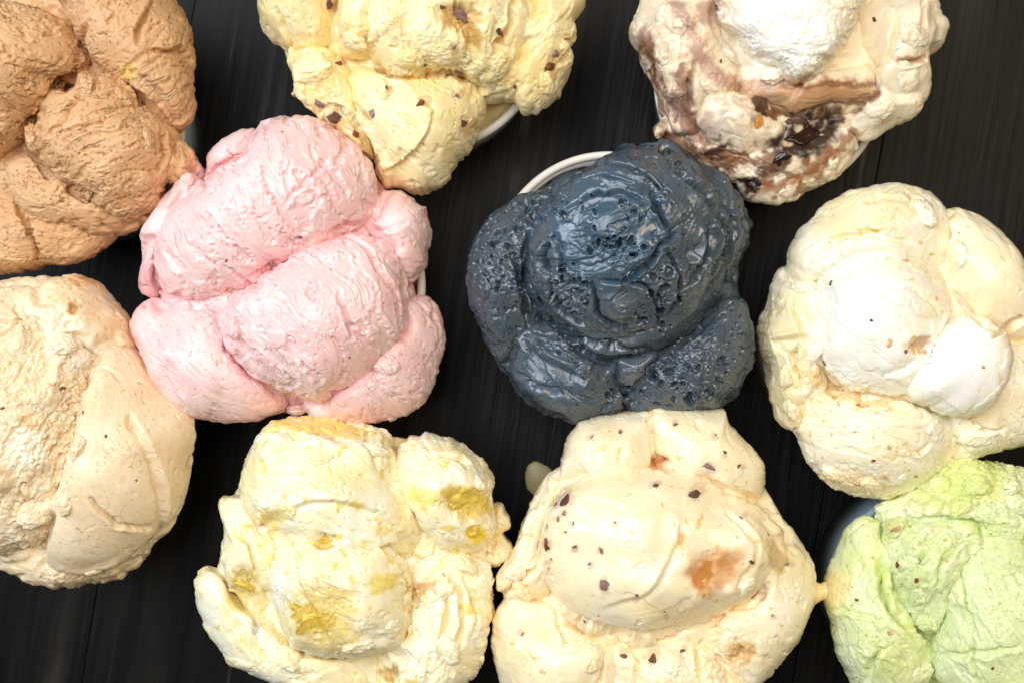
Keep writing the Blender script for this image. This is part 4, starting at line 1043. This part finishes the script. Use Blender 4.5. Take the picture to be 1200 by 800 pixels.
# --- toffee
FLAKES = [(660, 581, 24), (658, 599, 12), (651, 605, 11), (636, 636, 18), (672, 641, 5), (703, 643, 11), (708, 684, 20), (768, 564, 13), (815, 575, 22), (830, 547, 20), (889, 698, 14), (765, 765, 18), (884, 659, 10), (727, 502, 11), (791, 493, 10), (684, 727, 7), (674, 640, 6), (637, 617, 9), (700, 725, 6), (838, 508, 4), (660, 622, 5), (870, 602, 7), (904, 624, 8), (642, 655, 6), (648, 588, 9), (668, 612, 7), (690, 660, 7), (720, 612, 6), (745, 700, 8), (780, 720, 7), (640, 668, 8), (730, 765, 10), (800, 760, 9), (610, 740, 7), (690, 510, 8), (870, 545, 9), (850, 530, 8), (925, 660, 8), (905, 720, 8)]
make_cup((768, 655), Q_R, WHITE_PAPER, 'white paper cup hidden under the pale toffee ice cream')
S = SERV['toffee'] = build_serving('pale toffee ice cream with a caramel blotch and small chocolate flakes', (768, 655), [
    Lobe([(595, 720), (612, 650), (650, 565), (690, 510), (770, 495), (850, 500), (885, 550), (920, 620), (940, 690), (920, 750), (870, 805), (760, 835), (640, 820), (598, 780)], 6.2, 2.4, name='base_scoop'),
    Lobe([(632, 630), (640, 596), (662, 566), (704, 549), (747, 541), (789, 546), (823, 557), (857, 577), (891, 598), (913, 626), (920, 651), (909, 674), (891, 699), (849, 717), (798, 734), (764, 746), (721, 741), (675, 725), (649, 700), (635, 664)], 8.0, 3.1, tear=.0, pit=.03, lump=.2, ang=20, apex=(-20, -6), sq=.92, weld=.22, fold=.04, ffreq=.5),
    Lobe([(655, 541), (661, 515), (677, 494), (704, 485), (747, 479), (768, 480), (770, 540), (740, 565), (690, 580), (656, 585)], 7.4, 2.0, tear=.01, pit=.03, lump=.10),
    Lobe([(757, 478), (785, 475), (832, 478), (851, 476), (854, 494), (874, 515), (891, 536), (897, 558), (890, 583), (870, 595), (820, 580), (770, 560), (754, 530)], 7.3, 2.1, tear=.01, pit=.05, lump=.12),
    Lobe([(578, 672), (598, 651), (607, 626), (624, 587), (645, 552), (668, 545), (675, 600), (655, 660), (645, 700), (600, 705), (581, 690)], 6.9, 2.0, tear=.04, ang=-60, lump=.2, stri=.05),
    Lobe([(875, 585), (908, 600), (934, 626), (951, 655), (954, 681), (952, 702), (947, 716), (935, 750), (908, 781), (870, 805), (815, 775), (790, 730), (870, 690), (900, 650)], 6.9, 2.5, tear=.05, ang=60, lump=.14),
    Lobe([(578, 732), (580, 715), (600, 685), (640, 695), (690, 730), (745, 755), (745, 835), (620, 835), (585, 798), (576, 766)], 6.9, 2.6, tear=.01, pit=.02, lump=.15),
    Lobe([(685, 738), (760, 740), (830, 735), (882, 755), (892, 800), (860, 845), (720, 845), (675, 805)], 6.9, 2.4, tear=.06, crumb=.5, ang=80, lump=.2),
], cream_mat('toffee_cream', 0.26, .62, (1, .66, .24), bump=.1, tear=.06, stri=.12, pits=.15, coat=.4), mono(srgb(250, 230, 186), srgb(253, 241, 215), freq=.5, amt=1.0, specks=[(srgb(232, 196, 130), 4, .66)]),
    dict(tear=.03, pit=.04, lump=.15, seam=.07, fold=.015, stri=.002, weld=.12, pmask=.3), [
    ('g', [(763, 480), (762, 510), (764, 540)], 4, .22, .05), ('p', 770, 541, 10, 5, 0, .25), ('p', 818, 497, 5, 8, 20, .2), ('p', 726, 535, 4, 9, 0, .15), ('b', 703, 515, 14, 12, 0, .12), ('b', 870, 640, 34, 26, 30, .2), ('p', 828, 668, 36, 26, 10, .18, .3), ('g', [(798, 615), (801, 630), (795, 645)], 4, .12, .04),
    ('r', 850, 765, 45, 25, -20, 1.0), ('p', 866, 765, 9, 9, 0, .25), ('p', 838, 775, 8, 8, 0, .25), ('p', 616, 727, 6, 6, 0, .2), ('r', 700, 760, 60, 18, 15, .7), ('g', [(650, 715), (660, 740), (665, 760)], 4, .15), ('r', 795, 735, 10, 35, 10, .8),
    ('g', [(640, 560), (622, 610), (612, 650)], 4, .25), ('g', [(652, 565), (634, 610), (624, 660)], 4, .2), ('g', [(600, 690), (625, 665), (640, 640)], 5, .2), ('g', [(585, 700), (600, 688), (620, 685)], 4, .2), ('s', [(660, 705), (700, 735), (760, 745), (820, 735)], 5, .15, 25), ('g', [(905, 615), (917, 640), (912, 665)], 4, .15),
    ('b', 605, 765, 18, 24, 10, .2), ('b', 885, 640, 26, 40, -25, .35), ('b', 780, 690, 40, 20, 10, .22), ('s', [(800, 600), (790, 640), (760, 690), (700, 712)], 6, .10, 30), ('g', [(850, 600), (872, 625), (878, 655), (862, 690)], 4, .14, .05),
    ('p', 838, 668, 30, 20, -10, .2, .4), ('b', 800, 660, 16, 14, 0, .2), ('b', 862, 690, 18, 12, 0, .2), ('g', [(640, 690), (680, 722), (740, 742), (800, 735)], 4, .16, .1), ('g', [(700, 760), (705, 785), (700, 805)], 4, .18), ('g', [(740, 755), (748, 780), (745, 805)], 4, .18), ('g', [(820, 745), (815, 775), (825, 800)], 4, .16)],
    [(834, 668, 36, 28, -20, srgb(232, 180, 120), .8), (852, 660, 14, 12, 0, srgb(222, 160, 92), .7), (824, 674, 13, 20, 10, srgb(206, 134, 62), .85), (838, 652, 10, 7, 0, srgb(240, 200, 150), .7), (775, 670, 18, 16, 0, srgb(250, 240, 214), .6), (715, 640, 75, 75, 0, srgb(250, 238, 206), .8), (905, 650, 14, 24, -20, srgb(206, 172, 112), .75), (868, 765, 20, 16, 0, srgb(214, 168, 86), .7), (770, 541, 10, 5, 0, srgb(214, 156, 70), .85), (798, 632, 5, 14, 10, srgb(232, 184, 104), .7), (820, 610, 3, 12, 10, srgb(226, 178, 98), .7)] + [(x + 1, y + 2, max(5, s_ * .55), max(4, s_ * .42), 37 * x, srgb(206, 176, 148), .55) for x, y, s_ in FLAKES], seed=47)
for q, (x, y, r) in enumerate([(606, 690, 13), (600, 672, 11), (880, 690, 12), (700, 765, 15), (790, 775, 14), (850, 755, 14)]):
    lump(SERV['toffee'], (x, y), r, seed=q)
for q, (x, y, s_) in enumerate(FLAKES):
    chunk(S, 'chocolate_flake', (x, y), s_, (CHOC, DUSTY, DUSTY, PECAN)[q % 4], seed=q, sink=.62, flat=.45, elong=1.5)
chunk(S, 'caramel_piece', (826, 672), 20, CARAMEL, seed=5, sink=.7, rot=70, flat=.4)

# --- pistachio green
make_cup((1112, 698), Q_R, BLUE_PAPER, 'blue grey paper cup showing beside the pale green ice cream', BLUE_PAPER)
S = SERV['green'] = build_serving('pale green pistachio ice cream with crumbly top and folded edges', (1112, 698), [
    Lobe([(1000, 640), (1040, 600), (1110, 570), (1200, 560), (1270, 620), (1290, 700), (1260, 800), (1180, 845), (1070, 840), (1010, 800), (985, 740), (985, 680)], 6.2, 2.4, name='base_scoop'),
    Lobe([(1088, 761), (1098, 716), (1095, 691), (1105, 656), (1126, 632), (1157, 619), (1200, 616), (1250, 640), (1270, 720), (1240, 800), (1180, 845), (1120, 835), (1094, 790)], 8.2, 3.0, tear=.05, ang=60, apex=(-10, -5), pit=.06),
    Lobe([(1034, 610), (1060, 602), (1100, 598), (1140, 598), (1165, 625), (1125, 645), (1108, 668), (1104, 720), (1090, 747), (1070, 738), (1045, 711), (1036, 680), (1036, 650)], 7.9, 2.3, tear=.05, ang=-45, rag=1.8, lump=.2),
    Lobe([(990, 621), (998, 616), (1017, 600), (1035, 610), (1045, 680), (1065, 735), (1090, 745), (1098, 800), (1085, 850), (1010, 822), (993, 787), (979, 761), (973, 730), (966, 705), (967, 685), (974, 663), (984, 643)], 7.0, 2.6, tear=.03, ang=70, lump=.15),
    Lobe([(1017, 602), (1035, 585), (1060, 582), (1080, 564), (1108, 544), (1126, 532), (1143, 532), (1150, 546), (1175, 543), (1230, 560), (1245, 640), (1180, 645), (1120, 625), (1060, 615)], 7.4, 2.3, crumb=1.1, rag=2.6, pit=.06, lump=.25),
    Lobe([(1160, 800), (1185, 788), (1220, 785), (1250, 810), (1220, 845), (1170, 840)], 9.6, 1.6),
], cream_mat('green_cream', 0.38, .62, (.85, 1, .30), bump=.35, tear=.35, stri=.35, pits=.6, coat=.12), mono(srgb(219, 229, 160), srgb(233, 241, 204), freq=.6, amt=1.0, specks=[(srgb(176, 186, 90), 7, .55)]),
    dict(tear=.06, pit=.05, lump=.17, seam=.18, fold=.09, ffreq=.65), [
    ('g', [(974, 712), (1005, 718), (1035, 728)], 4, .12, .08), ('g', [(1017, 800), (1022, 775), (1035, 758)], 5, .18), ('g', [(1033, 650), (1034, 690), (1050, 720), (1075, 745)], 6, .35, .1), ('g', [(1066, 670), (1080, 652), (1086, 645)], 4, .2), ('g', [(1105, 620), (1095, 630), (1075, 640)], 4, .15), ('g', [(1096, 690), (1104, 660), (1120, 640), (1145, 625)], 5, .22),
    ('g', [(1125, 665), (1132, 710), (1138, 745)], 4, .12), ('g', [(1090, 765), (1135, 768), (1200, 758)], 4, .14), ('g', [(1138, 745), (1142, 790), (1150, 810)], 4, .12), ('r', 1165, 690, 40, 50, 0, .5), ('s', [(995, 628), (1015, 618), (1035, 606)], 4, .2), ('r', 1075, 745, 20, 20, 40, 1.0), ('b', 1032, 612, 12, 8, -30, .15), ('r', 1080, 790, 30, 20, 0, .7),
    ('s', [(1160, 608), (1180, 605), (1210, 612)], 5, .25, 18)],
    [(1160, 720, 70, 90, 0, srgb(222, 234, 186), .7), (1190, 600, 40, 14, 5, srgb(226, 238, 196), .7), (1075, 680, 30, 50, 0, srgb(216, 230, 172), .6), (975, 692, 18, 30, 0, srgb(240, 222, 160), .75), (1130, 570, 60, 30, -20, srgb(214, 226, 134), .7)], seed=53)
for q, (x, y, r) in enumerate([(1045, 612, 14), (1070, 590, 12), (1100, 565, 14), (1130, 545, 12), (1150, 565, 14), (1180, 565, 12), (1090, 590, 11), (1120, 590, 12), (1160, 600, 12), (1195, 585, 13), (1070, 700, 12), (1085, 740, 13), (1080, 790, 13), (1060, 660, 11)]):
    lump(SERV['green'], (x, y), r, seed=q)
for q, (x, y, s_) in enumerate([(1046, 616, 17), (1048, 660, 11), (1074, 680, 8), (1043, 741, 11), (1000, 701, 6), (1163, 784, 7)]):
    chunk(S, 'pistachio_piece', (x, y), s_, PECAN if q % 3 else ALMOND, seed=q, sink=.5)


def tube(name, pts, radii, S, mat, col, lobe=0, n=14):
    """a soft strand between two points (photo px + height cm)"""
    P = [np.append(world_xy(p[:2], p[2] / 100) * 100, p[2]) for p in pts]
    P = crom(P, 8); R = np.interp(np.linspace(0, 1, len(P)), np.linspace(0, 1, len(radii)), radii)
    V = []
    for i, p in enumerate(P):
        t = P[min(i + 1, len(P) - 1)] - P[max(i - 1, 0)]; t /= np.linalg.norm(t)
        a = np.cross(t, (0, 0, 1)); a /= np.linalg.norm(a); b = np.cross(a, t)
        q = np.linspace(0, 2 * np.pi, n, endpoint=False)
        V.append(p + R[i] * (np.cos(q)[:, None] * a + np.sin(q)[:, None] * b))
    V = np.concatenate(V); m = len(P)
    F = [(i * n + j, i * n + (j + 1) % n, (i + 1) * n + (j + 1) % n, (i + 1) * n + j) for i in range(m - 1) for j in range(n)]
    me = np_mesh(name, V / 100 - S.base, np.array(F), np.tile(col, (len(V), 1)))
    return link(name, me, S.root, mat)


T = SERV['toffee']
tube('melted_strand', [(932, 698, 6.9), (952, 694, 7.0), (962, 693, 7.0), (972, 692, 6.9), (988, 691, 6.2)], [1.0, .52, .36, .46, .7], T, T.objs[0].data.materials[0], srgb(246, 222, 168))

# --- a melted drop on the table
dl = Lobe([(615, 560), (616, 551), (619, 544), (625, 540), (632, 541), (641, 546), (649, 553), (653, 562), (649, 571), (641, 577), (633, 581), (625, 580), (618, 572)], .05, .14, D=.04, rag=.3)
dl.prepare(5)
Pd, Fd = dl.base()
c0 = np.array([*dl.c, 0.0])
drop = link('melted_drop', np_mesh('melted_drop', (Pd - c0) / 100, Fd, np.tile(srgb(176, 164, 118), (len(Pd), 1))), None, cream_mat('melted_cream', .4, .3, bump=.05))
drop.location = (c0[0] / 100, c0[1] / 100, 0.0001)
drop['label'] = 'small melted cream drop on the black table'; drop['category'] = 'drop'
